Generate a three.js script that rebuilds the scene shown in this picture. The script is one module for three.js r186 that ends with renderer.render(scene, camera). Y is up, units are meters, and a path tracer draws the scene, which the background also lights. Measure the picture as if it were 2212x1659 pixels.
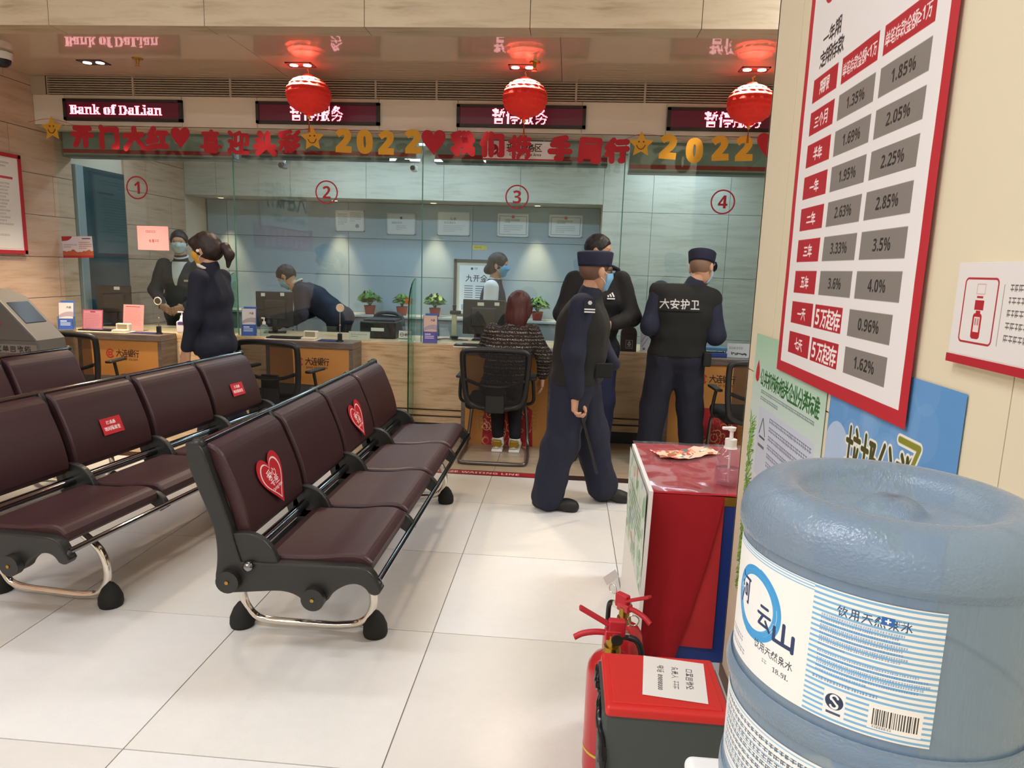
import * as THREE from 'three';
import { RoundedBoxGeometry } from 'three/addons/geometries/RoundedBoxGeometry.js';
import { mergeGeometries, mergeVertices } from 'three/addons/utils/BufferGeometryUtils.js';
import { ImprovedNoise } from 'three/addons/math/ImprovedNoise.js';
import { RectAreaLightUniformsLib } from 'three/addons/lights/RectAreaLightUniformsLib.js';
import { FontLoader } from 'three/addons/loaders/FontLoader.js';
import { TextGeometry } from 'three/addons/geometries/TextGeometry.js';

// ---------------------------------------------------------------- camera, sky, exposure
const scene = new THREE.Scene();
scene.background = new THREE.Color(0x000000);
const camera = new THREE.PerspectiveCamera(58.222, 2212 / 1659, 0.05, 60);
camera.position.set(0, 1.4836, 0);
camera.rotation.set(-0.166411, 0.076711, 0.032226, 'YXZ');
const renderer = new THREE.WebGLRenderer({ antialias: true });
renderer.toneMapping = THREE.LinearToneMapping;
renderer.toneMappingExposure = 1.1;
renderer.shadowMap.enabled = true;
RectAreaLightUniformsLib.init();

// ---------------------------------------------------------------- light settings (fittings are built further down)
const LIGHT = {
  hall: 27, hallColor: 0xf4f8ff,      // ceiling panels of the banking hall
  staff: 18, staffColor: 0xd2e6ff,     // ceiling panels behind the glass
  spot: 7, bareSpot: 15, spotColor: 0xffe8c8,       // twin downlights in the soffit
  niche: 6, nicheColor: 0xffd3a0,      // small downlights in the niche behind the tellers
  led: 0.1,                            // red glow of the LED boards
};
function rectLight(x, y, z, w, d, color, power, tx, ty, tz) {
  const l = new THREE.RectAreaLight(color, power, w, d);
  l.position.set(x, y, z); scene.add(l); l.lookAt(tx, ty, tz); l.castShadow = true; return l;
}
function spotLight(x, y, z, tx, ty, tz, color, power, angle, penumbra = 0.6, radius = 1) {
  const l = new THREE.SpotLight(color, power, 0, angle, penumbra, 2);
  l.position.set(x, y, z); l.target.position.set(tx, ty, tz); l.castShadow = true; l.shadow.radius = radius;
  scene.add(l); scene.add(l.target); return l;
}

// ---------------------------------------------------------------- helpers
const V = (x, y, z) => new THREE.Vector3(x, y, z);
let seedN = 12345;
const rnd = () => { seedN = (seedN * 1664525 + 1013904223) >>> 0; return seedN / 4294967296; };
const rr = (a, b) => a + (b - a) * rnd();
const noise3 = new ImprovedNoise();
const used = new Map();
function numbered(n) { const k = used.get(n) ?? 0; used.set(n, k + 1); return k ? n + '_' + String(k).padStart(3, '0') : n; }
function shade(o) { o.castShadow = true; o.receiveShadow = true; return o; }
function thing(name, label, category, pos = [0, 0, 0], turn = 0, group) {
  const o = new THREE.Group(); o.name = numbered(name); o.position.set(...pos); o.rotation.y = turn; scene.add(o);
  o.userData = { label, category }; if (group) o.userData.group = group; return o;
}
function single(name, label, category, geo, mat, pos = [0, 0, 0], turn = 0, group) {
  const o = shade(new THREE.Mesh(geo, mat)); o.name = numbered(name); o.position.set(...pos); o.rotation.y = turn; scene.add(o);
  o.userData = { label, category }; if (group) o.userData.group = group; return o;
}
function part(parent, name, geo, mat, label) {
  const m = shade(new THREE.Mesh(Array.isArray(geo) ? merge(geo) : geo, mat)); m.name = name; parent.add(m);
  if (label) m.userData.label = label; return m;
}
function struct(name, geo, mat) {
  let o; if (geo) o = shade(new THREE.Mesh(Array.isArray(geo) ? merge(geo) : geo, mat)); else o = new THREE.Group();
  o.name = name; o.userData.kind = 'structure'; scene.add(o); return o;
}
function merge(gs) {
  const a = gs.map((g) => { let q = g.index ? g.toNonIndexed() : g; if (!q.attributes.uv) q.setAttribute('uv', new THREE.BufferAttribute(new Float32Array(q.attributes.position.count * 2), 2)); for (const k of Object.keys(q.attributes)) if (!['position', 'normal', 'uv'].includes(k)) q.deleteAttribute(k); return q; });
  return mergeGeometries(a);
}
const T = (g, x = 0, y = 0, z = 0) => g.translate(x, y, z);
function box(w, h, d, x = 0, y = 0, z = 0) { return metric(new THREE.BoxGeometry(w, h, d).translate(x, y, z)); }
function span(x0, x1, y0, y1, z0, z1) { return box(Math.abs(x1 - x0), Math.abs(y1 - y0), Math.abs(z1 - z0), (x0 + x1) / 2, (y0 + y1) / 2, (z0 + z1) / 2); }
function rbox(w, h, d, r, x = 0, y = 0, z = 0, s = 2) { return metric(new RoundedBoxGeometry(w, h, d, s, Math.min(r, w / 2.01, h / 2.01, d / 2.01)).translate(x, y, z)); }
function cyl(r0, r1, h, x = 0, y = 0, z = 0, n = 24) { return new THREE.CylinderGeometry(r1, r0, h, n).translate(x, y, z); }
function ball(r, x = 0, y = 0, z = 0, n = 20) { return new THREE.SphereGeometry(r, n, Math.round(n * 0.7)).translate(x, y, z); }
function tube(pts, r, n = 8, seg = 0, closed = false, tension = 0.5) {
  const c = new THREE.CatmullRomCurve3(pts.map((p) => (p.isVector3 ? p : V(...p))), closed, 'catmullrom', tension);
  return new THREE.TubeGeometry(c, seg || Math.max(6, pts.length * 8), r, n, closed);
}
function rod(a, b, r, n = 12, r2 = r) {
  const A = V(...a), B = V(...b), d = B.clone().sub(A), g = new THREE.CylinderGeometry(r2, r, d.length(), n);
  g.applyQuaternion(new THREE.Quaternion().setFromUnitVectors(V(0, 1, 0), d.clone().normalize())); const m = A.add(B).multiplyScalar(0.5); return g.translate(m.x, m.y, m.z);
}
function lathe(pts, n = 32) { return new THREE.LatheGeometry(pts.map((p) => new THREE.Vector2(...p)), n); }
function shape(pts, closed = true) { const s = new THREE.Shape(); pts.forEach((p, i) => (i ? s.lineTo(p[0], p[1]) : s.moveTo(p[0], p[1]))); if (closed) s.closePath(); return s; }
function extrude(s, depth, bevel = 0, z = 0, steps = 12) {
  return metric(new THREE.ExtrudeGeometry(s, { depth: depth - 2 * bevel, bevelEnabled: bevel > 0, bevelSize: bevel, bevelThickness: bevel, bevelSegments: 2, curveSegments: steps }).translate(0, 0, z + bevel));
}
function rrect(w, h, r, cx = 0, cy = 0) {
  const s = new THREE.Shape(), x = cx - w / 2, y = cy - h / 2;
  s.moveTo(x + r, y); s.lineTo(x + w - r, y); s.quadraticCurveTo(x + w, y, x + w, y + r); s.lineTo(x + w, y + h - r); s.quadraticCurveTo(x + w, y + h, x + w - r, y + h);
  s.lineTo(x + r, y + h); s.quadraticCurveTo(x, y + h, x, y + h - r); s.lineTo(x, y + r); s.quadraticCurveTo(x, y, x + r, y); return s;
}
// uv in metres, taken from the two axes across each face
function metric(g) {
  if (g.index) g = g.toNonIndexed();
  const p = g.attributes.position, n = g.attributes.normal, uv = new Float32Array(p.count * 2);
  for (let i = 0; i < p.count; i++) {
    const ax = Math.abs(n.getX(i)), ay = Math.abs(n.getY(i)), az = Math.abs(n.getZ(i));
    let u, v; if (ay > ax && ay > az) { u = p.getX(i); v = p.getZ(i); } else if (ax > az) { u = p.getZ(i); v = p.getY(i); } else { u = p.getX(i); v = p.getY(i); }
    uv[i * 2] = u; uv[i * 2 + 1] = v;
  }
  g.setAttribute('uv', new THREE.BufferAttribute(uv, 2)); return g;
}
// a flat printed sheet: w x h facing +z with the print over its full face
function sheet(w, h, bend = 0, nx = 1, ny = 1, th = 0.0006) {
  const g = new THREE.PlaneGeometry(w, h, nx, ny);
  if (bend) { const p = g.attributes.position; for (let i = 0; i < p.count; i++) p.setZ(i, bend * (noise3.noise(p.getX(i) * 3.1 + 7, p.getY(i) * 2.3, 1.5) + 0.4 * noise3.noise(p.getX(i) * 9, p.getY(i) * 7, 4)) + Math.abs(bend)); g.computeVertexNormals(); }
  return g;
}
function canvasTex(w, h, draw, srgb = true) {
  const c = document.createElement('canvas'); c.width = w; c.height = h; const g = c.getContext('2d'); draw(g, w, h);
  const t = new THREE.CanvasTexture(c); if (srgb) t.colorSpace = THREE.SRGBColorSpace; t.magFilter = THREE.LinearFilter; t.anisotropy = 8; return t;
}
function tiled(t, sx, sy = sx) { t.wrapS = t.wrapT = THREE.RepeatWrapping; t.repeat.set(sx, sy); return t; }
const std = (color, roughness = 0.6, metalness = 0, more = {}) => new THREE.MeshStandardMaterial({ color, roughness, metalness, ...more });
const phys = (color, roughness, more = {}) => new THREE.MeshPhysicalMaterial({ color, roughness, ...more });

// stroke characters on a 10 x 10 grid: polylines of digit pairs (x right, y down) split by |
const GLYPH = {
  一: '0595', 二: '1383|0797', 三: '1282|2575|0898', 五: '1181|4138|247478|0898', 七: '0593|4047589896', 天: '1181|0494|414409|5499', 个: '5005|5095|5359', 月: '202709|20808969|2383|2686',
  半: '2032|7062|1383|0696|5059', 年: '3003|2282|2484|2427|0797|5259', 期: '0151|1016|4046|1343|0656|1709|4759|606759|60909989|6393|6696', 限: '0009|0030233516|50909454|5292|505978|6599|9576',
  定: '4051|03029293|2484|5459|5686|2709|274999', 存: '0292|4006|2429|448465|656959|3797', 款: '0151|2023|1343|0555|2529|1608|3748|6054|629284|747659|7699', 单: '2031|7061|1282861612|1484|0797|5259',
  笔: '2003|1141|6053|6191|7324|1585|0797|4448599998', 金: '5004|5094|2474|1686|5459|0999|2738|7768', 额: '2021|02014142|2206|223306|2356|1747491917|5090|7062|629297|6267|747659|8799', 万: '0191|414519|44847958',
  起: '1141|0353|2028|2646|1609|173999|61919464679796', 公: '3005|6095|442878|6689', 共: '3036|6066|1282|0696|3719|6789', 机: '0242|2029|2306|2445|515649|5181889897', 构: '0242|2029|2306|2445|6054|62929879|746787|8587',
  和: '4011|0353|2129|2407|3456|6393986863', 相: '0242|2029|2306|2445|5191995951|5494|5696', 关: '3042|7062|1383|0595|535509|5599', 企: '5004|5094|5359|5686|2529|0999', 业: '3039|6069|0326|9376|0999',
  分: '3005|6095|25757959|454619', 类: '2031|7061|0292|5054|5215|5285|0696|555609|5699', 标: '0242|2029|2306|2445|6191|5494|7479|6658|8698', 准: '0112|0825|4024|3339|6071|3292|3494|3696|3999|6269',
  垃: '0343|2028|0847|6071|5292|6467|8477|5999', 圾: '0343|2028|0847|616449|518174947859|6499', 饮: '2004|124233|242947|6054|629284|747649|7699', 用: '202609|20808979|2383|2686|5059',
  然: '3004|214106|2334|5292|707356|7396|8091|1709|3739|5769|8799', 泉: '5041|2171742421|2373|5559|164619|8567|6699', 水: '505949|034308|8264|5398', 云: '2171|0494|441888|6699', 山: '5058|131898|9399', 河: '0011|0314|0925|3191|818878|4363664643',
  爱: '8011|2233|5253|8273|05049495|2686|4419|377739|4789', 心: '1407|3337497987|4164|8396', 专: '2171|0494|50367658|4869', 座: '5051|1191|111609|3225|3345|7265|7395|5259|3686|2999',
  已: '1171747414|13188887', 消: '0011|0314|0925|6063|4153|8073|4449|44949989|4696|4898', 毒: '1181|2373|0494|5054|25198979|2585|8579|0797', 请: '0011|031328|3191|4292|3393|6063|4549|45959989|4797', 间: '1021|0209|31919989|3363683833|3565',
  隔: '0009|0030233516|4090|5283|5389|4449|44949989|5676|6669', 就: '2021|0141|1343451513|2529|1708|3748|5292|606359|7278898996|8191', 坐: '2004|2234|7054|7294|4049|1686|0999', 大: '0393|505309|5399',
  连: '1021|042427|1709|273999|4191|604494|3696|7378', 银: '2004|1242|1444|0646|242947|50909454|5292|505978|6599|9576', 行: '3003|3306|2529|5191|4494|747969', 安: '5051|03029293|432689|756719|0595', 护: '0242|202919|0645|6071|52929555|525649',
  卫: '11818575|4149|0999', 现: '0141|0545|0948|2129|5056|509096|727659|76799998', 服: '101609|10404939|1343|1646|5059|50909383|549469|6599', 务: '4014|317115|3295|16867959|554719', 区: '90000999|7227|2377',
  开: '1181|0494|313519|6169', 门: '1022|1319|31919979', 红: '301333|3306|0645|0948|5292|7278|4898', 喜: '1181|5053|2373|2474762624|0797|2878792928', 迎: '0011|041417|0809|173999|50313655|61919585|6168', 头: '2031|1334|0696|606519|6699',
  彩: '5001|0213|2233|5243|0555|3339|2508|3558|9063|9366|9659', 我: '3001|0393|212918|0745|50669997|8558|7081', 们: '2004|1319|4051|4249|61919989', 携: '0232|2029|0635|5043|4146|4191|4393|4696|7076|57869889|5749', 手: '7021|1383|0696|515939',
  同: '1019|10909979|3373|3575773735', 暂: '0141|201242|0454|2025|80616355|6292|8285|2676792926|2777', 停: '2004|1319|6061|3191|4282834342|36359596|4787|676959', 从: '202409|2447|707449|7499', 做: '2003|1219|3161|4047|3666693936|7054|6292|8259|6299',
  回: '1181891911|3363663633', 收: '1015|1543|4049|6054|629259|6299', 箱: '2003|1141|6053|6191|0444|2329|2507|2546|54949959|5797|5464', 凭: '2003|1214|3222|5191|3383|5054|363709|37777998', 账: '0006|00303636|1317|1709|4050|5058|4494|9063|6499', 口: '1181881811', 罩: '1080|10121383|8083|3033|6063|4555|3576783835|3777|0898|5359',
  处: '2005|1141|2406|1369|3999|6066|6285', 负: '3004|205143|2527|25757767|454719|6899', 责: '1181|2373|0494|5054|2528|25757878|454719|6899', 人: '505409|5499', 电: '1181861611|1484|50599897', 话: '0011|031328|8041|3494|6266|4686894946', 等: '2003|1141|6053|6191|1484|5355|0595|1797|7569|3849', 候: '2003|1219|3238|4282|4394|6355|4696|6659|6699', 线: '301333|3306|0645|0948|5383|4594|6079|9597|8091', 九: '404509|1373788998',
};
function glyph(g, ch, x, y, w, h = w, lw = w * 0.09) {
  const s = GLYPH[ch]; g.lineWidth = lw; g.lineJoin = 'round'; g.lineCap = 'round';
  if (!s) return;
  for (const q of s.split('|')) { g.beginPath(); for (let i = 0; i + 1 < q.length; i += 2) { const px = x + (+q[i] / 9) * w, py = y + (+q[i + 1] / 9) * h; i ? g.lineTo(px, py) : g.moveTo(px, py); } g.stroke(); }
}
function hanzi(g, text, x, y, w, h = w, gap = 0.18, lw = w * 0.1) { for (const ch of text) { if (ch !== ' ') glyph(g, ch, x, y, w, h, lw); x += w * (1 + gap); } return x; }
// rows of print too small to read
function finePrint(g, x, y, w, h, rows, color, size = 0.55) {
  const step = h / rows; g.fillStyle = color;
  for (let r = 0; r < rows; r++) { let px = x; const end = x + w * (r === rows - 1 ? rr(0.3, 0.7) : rr(0.85, 1)); while (px < end) { const cw = step * size * rr(0.5, 1), yy = y + r * step; g.fillRect(px, yy, cw, step * 0.1); g.fillRect(px + cw * 0.4, yy, step * 0.07, step * size); g.fillRect(px, yy + step * size * 0.6, cw, step * 0.1); if (rnd() > 0.5) g.fillRect(px, yy, step * 0.07, step * size); px += cw + step * 0.12; } }
}
function tex2D(n, f, srgb = true) {   // square computed texture, f(u, v) -> [r, g, b] 0..255
  const d = new Uint8Array(n * n * 4);
  for (let j = 0; j < n; j++) for (let i = 0; i < n; i++) { const c = f(i / n, j / n), o = (j * n + i) * 4; d[o] = c[0]; d[o + 1] = c[1]; d[o + 2] = c[2]; d[o + 3] = 255; }
  const t = new THREE.DataTexture(d, n, n); t.magFilter = THREE.LinearFilter; t.minFilter = THREE.LinearMipmapLinearFilter; t.generateMipmaps = true; if (srgb) t.colorSpace = THREE.SRGBColorSpace; t.wrapS = t.wrapT = THREE.RepeatWrapping; t.needsUpdate = true; return t;
}
// tiling noise
function pn(u, v, fu, fv, z) { const a = (x, y) => noise3.noise(x * fu, y * fv, z); const s = u, t = v; return a(u, v) * (1 - s) * (1 - t) + a(u - 1, v) * s * (1 - t) + a(u, v - 1) * (1 - s) * t + a(u - 1, v - 1) * s * t; }
function stoneTex(base, streak, seed, k = 1) {   // travertine: long horizontal veins
  return tex2D(512, (u, v) => {
    const w = pn(u, v, 3, 3, seed) * 0.03; const vv = v + w;
    const n = 0.55 * pn(u, vv, 3, 26, seed + 1) + 0.35 * pn(u, vv, 6, 60, seed + 2) + 0.35 * pn(u, v, 4, 7, seed + 3) + 0.18 * pn(u, vv, 30, 120, seed + 4);
    const dark = Math.max(0, pn(u, vv, 5, 40, seed + 5) - 0.28) * 1.6, m = Math.max(-1, Math.min(1, n * 1.5 * k));
    return base.map((b, i) => Math.max(0, Math.min(255, b + (m > 0 ? (255 - b) * 0.28 * m : (b - streak[i]) * m * 0.9) - (b - streak[i]) * dark * k)));
  });
}
// ---------------------------------------------------------------- materials
const stoneWarm = stoneTex([202, 172, 146], [150, 114, 88], 3, 0.75), stoneBeam = stoneTex([200, 180, 150], [140, 118, 88], 11, 0.8);
const stoneCounter = stoneTex([222, 188, 145], [155, 116, 74], 21, 1), stoneBack = stoneTex([196, 196, 180], [150, 148, 128], 31, 0.8);
const M = {
  wallStone: std(0xffffff, 0.45, 0, { map: tiled(stoneWarm, 0.8) }),
  beamStone: std(0xffffff, 0.5, 0, { map: tiled(stoneBeam, 0.8) }),
  counterStone: std(0xffffff, 0.35, 0, { map: tiled(stoneCounter, 1.1) }),
  backStone: std(0xffffff, 0.5, 0, { map: tiled(stoneBack, 0.7) }),
  deskStone: std(0xffffff, 0.3, 0, { map: tiled(stoneTex([112, 98, 87], [80, 67, 58], 41, 0.9), 1.3) }),
  soffit: phys(0xccb296, 0.42, { clearcoat: 0.9, clearcoatRoughness: 0.035, bumpMap: tiled(tex2D(256, (u, v) => { const n = 128 + 70 * pn(u, v, 18, 18, 5) + 50 * pn(u, v, 50, 50, 9); return [n, n, n]; }, false), 2), bumpScale: 0.0006 }),
  fascia: std(0xe2d4c0, 0.45), grille: std(0xb9a790, 0.5), dark: std(0x16140f, 0.7), darkBrown: std(0x2c2420, 0.5),
  ceiling: std(0xe9e4da, 0.9), plainWall: std(0xd8cbb6, 0.8), beige: std(0xe6dabb, 0.55),
  glass: phys(0xf6fcf9, 0.0, { transmission: 1, thickness: 0, ior: 1.5 }),
  glassEdge: phys(0x7fb8a6, 0.1, { transmission: 0.6, thickness: 0, ior: 1.5 }),
  clear: phys(0xf4fbff, 0.02, { transmission: 1, thickness: 0, ior: 1.45 }),
  steel: std(0xc9c4ba, 0.18, 1), chrome: std(0xe2ddd2, 0.1, 1), brass: std(0xb08d3e, 0.3, 1), blackPlastic: std(0x17171a, 0.45), greyPlastic: std(0x5a5d60, 0.5), whitePlastic: std(0xeeeae2, 0.4),
  paper: std(0xf2efe8, 0.9), red: std(0xc3202c, 0.5), redPrint: std(0xb41f2b, 0.6),
};
const floorTex = tex2D(512, (u, v) => { const n = 4 * pn(u, v, 6, 5, 50) + 3 * pn(u, v, 20, 22, 51) + 2.5 * pn(u, v, 90, 90, 52); return [233 + n, 230 + n, 225 + n]; });
const tileMats = [0xffffff, 0xfcfbf8, 0xf7f5f1].map((c) => phys(c, 0.26, { map: floorTex, specularIntensity: 0.9 }));
const tanTex = stoneTex([186, 166, 138], [150, 128, 100], 61, 0.6);
const tanTile = std(0xffffff, 0.2, 0, { map: tiled(tanTex, 0.9) });

// ---------------------------------------------------------------- floor: polished tiles 0.8 m, joints open to the grout bed
const XL = -4.59, XW = 0.634, ZW = -2.437, CTOP = 0.812;
{
  const floor = struct('floor');
  part(floor, 'grout_bed', span(-5.2, 3.8, -0.12, -0.004, -9.0, 5.2), std(0x8d857a, 0.9));
  const gap = 0.0045;
  const addTile = (x0, x1, z0, z1, mat, name) => { if (x1 - x0 < 0.03 || z1 - z0 < 0.03) return; part(floor, name, span(x0 + gap / 2, x1 - gap / 2, -0.006, 0, z0 + gap / 2, z1 - gap / 2), mat); };
  for (let j = -7; j <= 4; j++) for (let i = -6; i <= 4; i++) {
    const x0 = Math.max(XL, -0.491 + i * 0.8), x1 = Math.min(3.5, -0.491 + (i + 1) * 0.8), z1 = Math.min(4.6, -1.79 - (j - 1) * 0.8), z0 = Math.max(-4.78, -1.79 - j * 0.8);
    addTile(x0, x1, z0, z1, tileMats[(i * 7 + j * 13 + 70) % 3], 'tile');
  }
  part(floor, 'border_strip', span(XL, 3.5, -0.006, 0.0, -4.888, -4.782), std(0x3a2a22, 0.3), 'dark stone strip set into the floor');
  for (let i = -6; i <= 4; i++) { const x0 = Math.max(XL, -0.491 + i * 0.8), x1 = Math.min(3.5, -0.491 + (i + 1) * 0.8); addTile(x0, x1, -5.69, -4.89, tanTile, 'border_tile'); addTile(x0, x1, -6.0, -5.69, tanTile, 'border_tile'); }
  part(floor, 'staff_floor', span(-5.2, 3.5, -0.006, 0, -9.0, -6.0), std(0x6e665c, 0.6));
}
// ---------------------------------------------------------------- hall ceiling, walls
{
  struct('ceiling', span(-5.2, 3.8, 3.6, 3.75, -4.4, 5.2), M.ceiling);
  // left wall: travertine panels in running bond
  const wl = struct('wall_left');
  part(wl, 'backing', span(XL - 0.25, XL - 0.022, 0, 3.6, -9.0, 5.2), M.plainWall);
  const rowY = [0, 0.405, 0.752, 1.099, 1.452, 1.806, 2.152, 2.515, 2.87, 3.24, 3.6];
  for (let r = 0; r + 1 < rowY.length; r++) {
    const z0 = r % 2 ? -5.96 : -5.5;
    for (let k = -3; k < 12; k++) {
      const a = Math.max(-8.1, z0 + k * 0.92), b = Math.min(5.0, z0 + (k + 1) * 0.92); if (b - a < 0.05) continue;
      let za = a, zb = b; if (rowY[r] < 2.3) { if (za < -6.21 && zb > -6.21) za = -6.21; if (za >= -6.97 && zb <= -6.21) continue; if (zb <= -6.21 && zb > -6.97) zb = -6.97; }
      if (zb - za < 0.05) continue;
      part(wl, 'stone_panel', span(XL - 0.02, XL, rowY[r] + 0.0025, rowY[r + 1] - 0.0025, za + 0.002, zb - 0.002), M.wallStone);
    }
  }
  const wb = struct('wall_back', span(-5.2, 3.8, 0, 3.6, 5.0, 5.2), M.plainWall);
  struct('wall_far_right', span(3.5, 3.8, 0, 3.6, -9.0, 5.2), M.plainWall);
  // near wall on the right: cream panels with open joints
  const wr = struct('wall_right');
  part(wr, 'backing', span(XW + 0.012, 1.6, 0, 3.6, ZW + 0.012, 5.0), M.beige);
  const J = (z) => z, ys = [0.05, 1.166, 3.6], zs = [ZW, -2.18, -1.019, 0.15, 1.3, 2.5, 3.7, 4.99];
  for (let a = 0; a + 1 < ys.length; a++) for (let b = 0; b + 1 < zs.length; b++) {
    const y0 = ys[a] + (a ? 0.002 : 0), y1 = ys[a + 1] - (a === 0 ? 0.002 : 0);
    part(wr, 'wall_panel', span(XW, XW + 0.011, y0, y1, zs[b] + 0.0012, zs[b + 1] - 0.0012), M.beige);
  }
  for (let a = 0; a + 1 < ys.length; a++) part(wr, 'end_panel', span(XW, 1.6, ys[a] + 0.002, ys[a + 1] - 0.002, ZW, ZW + 0.011), M.beige);
  struct('baseboard_right', span(XW - 0.006, XW + 0.011, 0, 0.05, ZW - 0.004, 5.0), std(0x6e5a46, 0.5));
}
// ---------------------------------------------------------------- stone beam, glossy soffit, fascia
{
  const beam = struct('trim_1');
  const jx = [-4.59, -3.335, -2.317, -1.308, -0.3, 0.707, 1.715, 2.72, 3.5];
  for (let i = 0; i + 1 < jx.length; i++) part(beam, 'stone_panel', span(jx[i] + 0.002, jx[i + 1] - 0.002, 2.9, 3.6, -4.57, -4.4), M.beamStone);
  const so = struct('ceiling_soffit');
  part(so, 'backing', span(-4.6, 3.5, 2.966, 3.1, -6.05, -4.56), M.plainWall);
  const sx = [-4.59, -2.339, -0.124, 2.09, 3.5];
  for (let i = 0; i + 1 < sx.length; i++) part(so, 'soffit_panel', span(sx[i] + 0.002, sx[i + 1] - 0.002, 2.95, 2.965, -5.82, -4.571), M.soffit);
  const fa = struct('trim_2');
  part(fa, 'core', span(XL, 3.5, 2.56, 2.803, -6.06, -5.815), M.fascia);
  part(fa, 'duct_back', span(XL, 3.5, 2.803, 2.966, -6.06, -6.04), M.grille);
  const fx = [-4.59, -4.31, -3.28, -2.632, -1.605, -0.956, 0.045, 0.71, 1.74, 2.4, 3.5];
  for (let i = 0; i + 1 < fx.length; i++) part(fa, 'fascia_panel', rbox(fx[i + 1] - fx[i] - 0.003, 0.25, 0.014, 0.002, (fx[i] + fx[i + 1]) / 2, 2.678, -5.807), M.fascia);
  part(fa, 'fascia_underside', span(XL, 3.5, 2.552, 2.56, -6.06, -5.8), M.fascia);
  const gr = thing('air_grille', 'long linear air grille of thin bronze slats under the glossy soffit', 'air grille', [0, 2.803, -5.80]);
  const gx = [-4.45, -3.69, -2.85, -1.63, -1.13, -0.01, 0.53, 1.6, 2.6, 3.5];
  part(gr, 'end_plate', span(XL, -4.45, 0, 0.146, -0.008, 0.012), M.grille);
  for (let i = 0; i + 1 < gx.length; i++) {
    for (let k = 0; k < 8; k++) part(gr, 'slat', box(gx[i + 1] - gx[i], 0.008, 0.06, (gx[i] + gx[i + 1]) / 2, 0.01 + k * 0.0185, -0.022), M.grille);
    part(gr, 'mullion', box(0.016, 0.146, 0.022, gx[i], 0.073, 0.001), M.grille);
  }
}
// ---------------------------------------------------------------- room behind the glass
{
  struct('ceiling_staff', span(-5.2, 3.5, 2.78, 2.95, -9.0, -6.06), M.ceiling);
  const wf = struct('wall_front');
  part(wf, 'backing', span(-5.2, 3.5, 0, 2.8, -9.0, -8.66), M.plainWall);
  const stone = (x0, x1, y0, y1) => part(wf, 'stone_panel', span(x0 + 0.002, x1 - 0.002, y0 + 0.002, y1 - 0.002, -8.65, -8.1), M.backStone);
  const ux = [-4.59, -4.2, -3.3, -2.395, -1.483, -0.6, 0.345]; for (let i = 0; i + 1 < ux.length; i++) stone(ux[i], ux[i + 1], 2.224, 2.8);
  for (const [x0, x1] of [[0.345, 0.9], [0.9, 1.75], [1.75, 2.6], [2.6, 3.5]]) for (const [y0, y1] of [[0, 0.745], [0.745, 1.445], [1.445, 2.148], [2.148, 2.8]]) stone(x0, x1, y0, y1);
  const px = [-4.59, -4.33, -2.767, -1.208, 0.343], py = [0.8, 1.335, 1.789, 2.223], pm = [0x9cb2bf, 0xa2b6c2, 0x97adba].map((c) => std(c, 0.35));
  for (let i = 0; i + 1 < px.length; i++) for (let k = 0; k + 1 < py.length; k++) part(wf, 'laminate_panel', span(px[i] + 0.003, px[i + 1] - 0.003, py[k] + 0.003, py[k + 1] - 0.003, -8.66, -8.6), pm[(i + k) % 3]);
  part(wf, 'panel_backing', span(-4.59, 0.343, 0.8, 2.22, -8.658, -8.62), std(0x9fb0bb, 0.6));
  const door = struct('door_1');
  part(door, 'door_leaf', span(XL - 0.03, XL - 0.005, 0, 2.3, -6.97, -6.34), phys(0x1e4a52, 0.15));
  part(door, 'door_post', rbox(0.05, 2.3, 0.1, 0.006, XL, 1.15, -6.28), std(0x9fb4bb, 0.35, 0.4));
}
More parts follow.
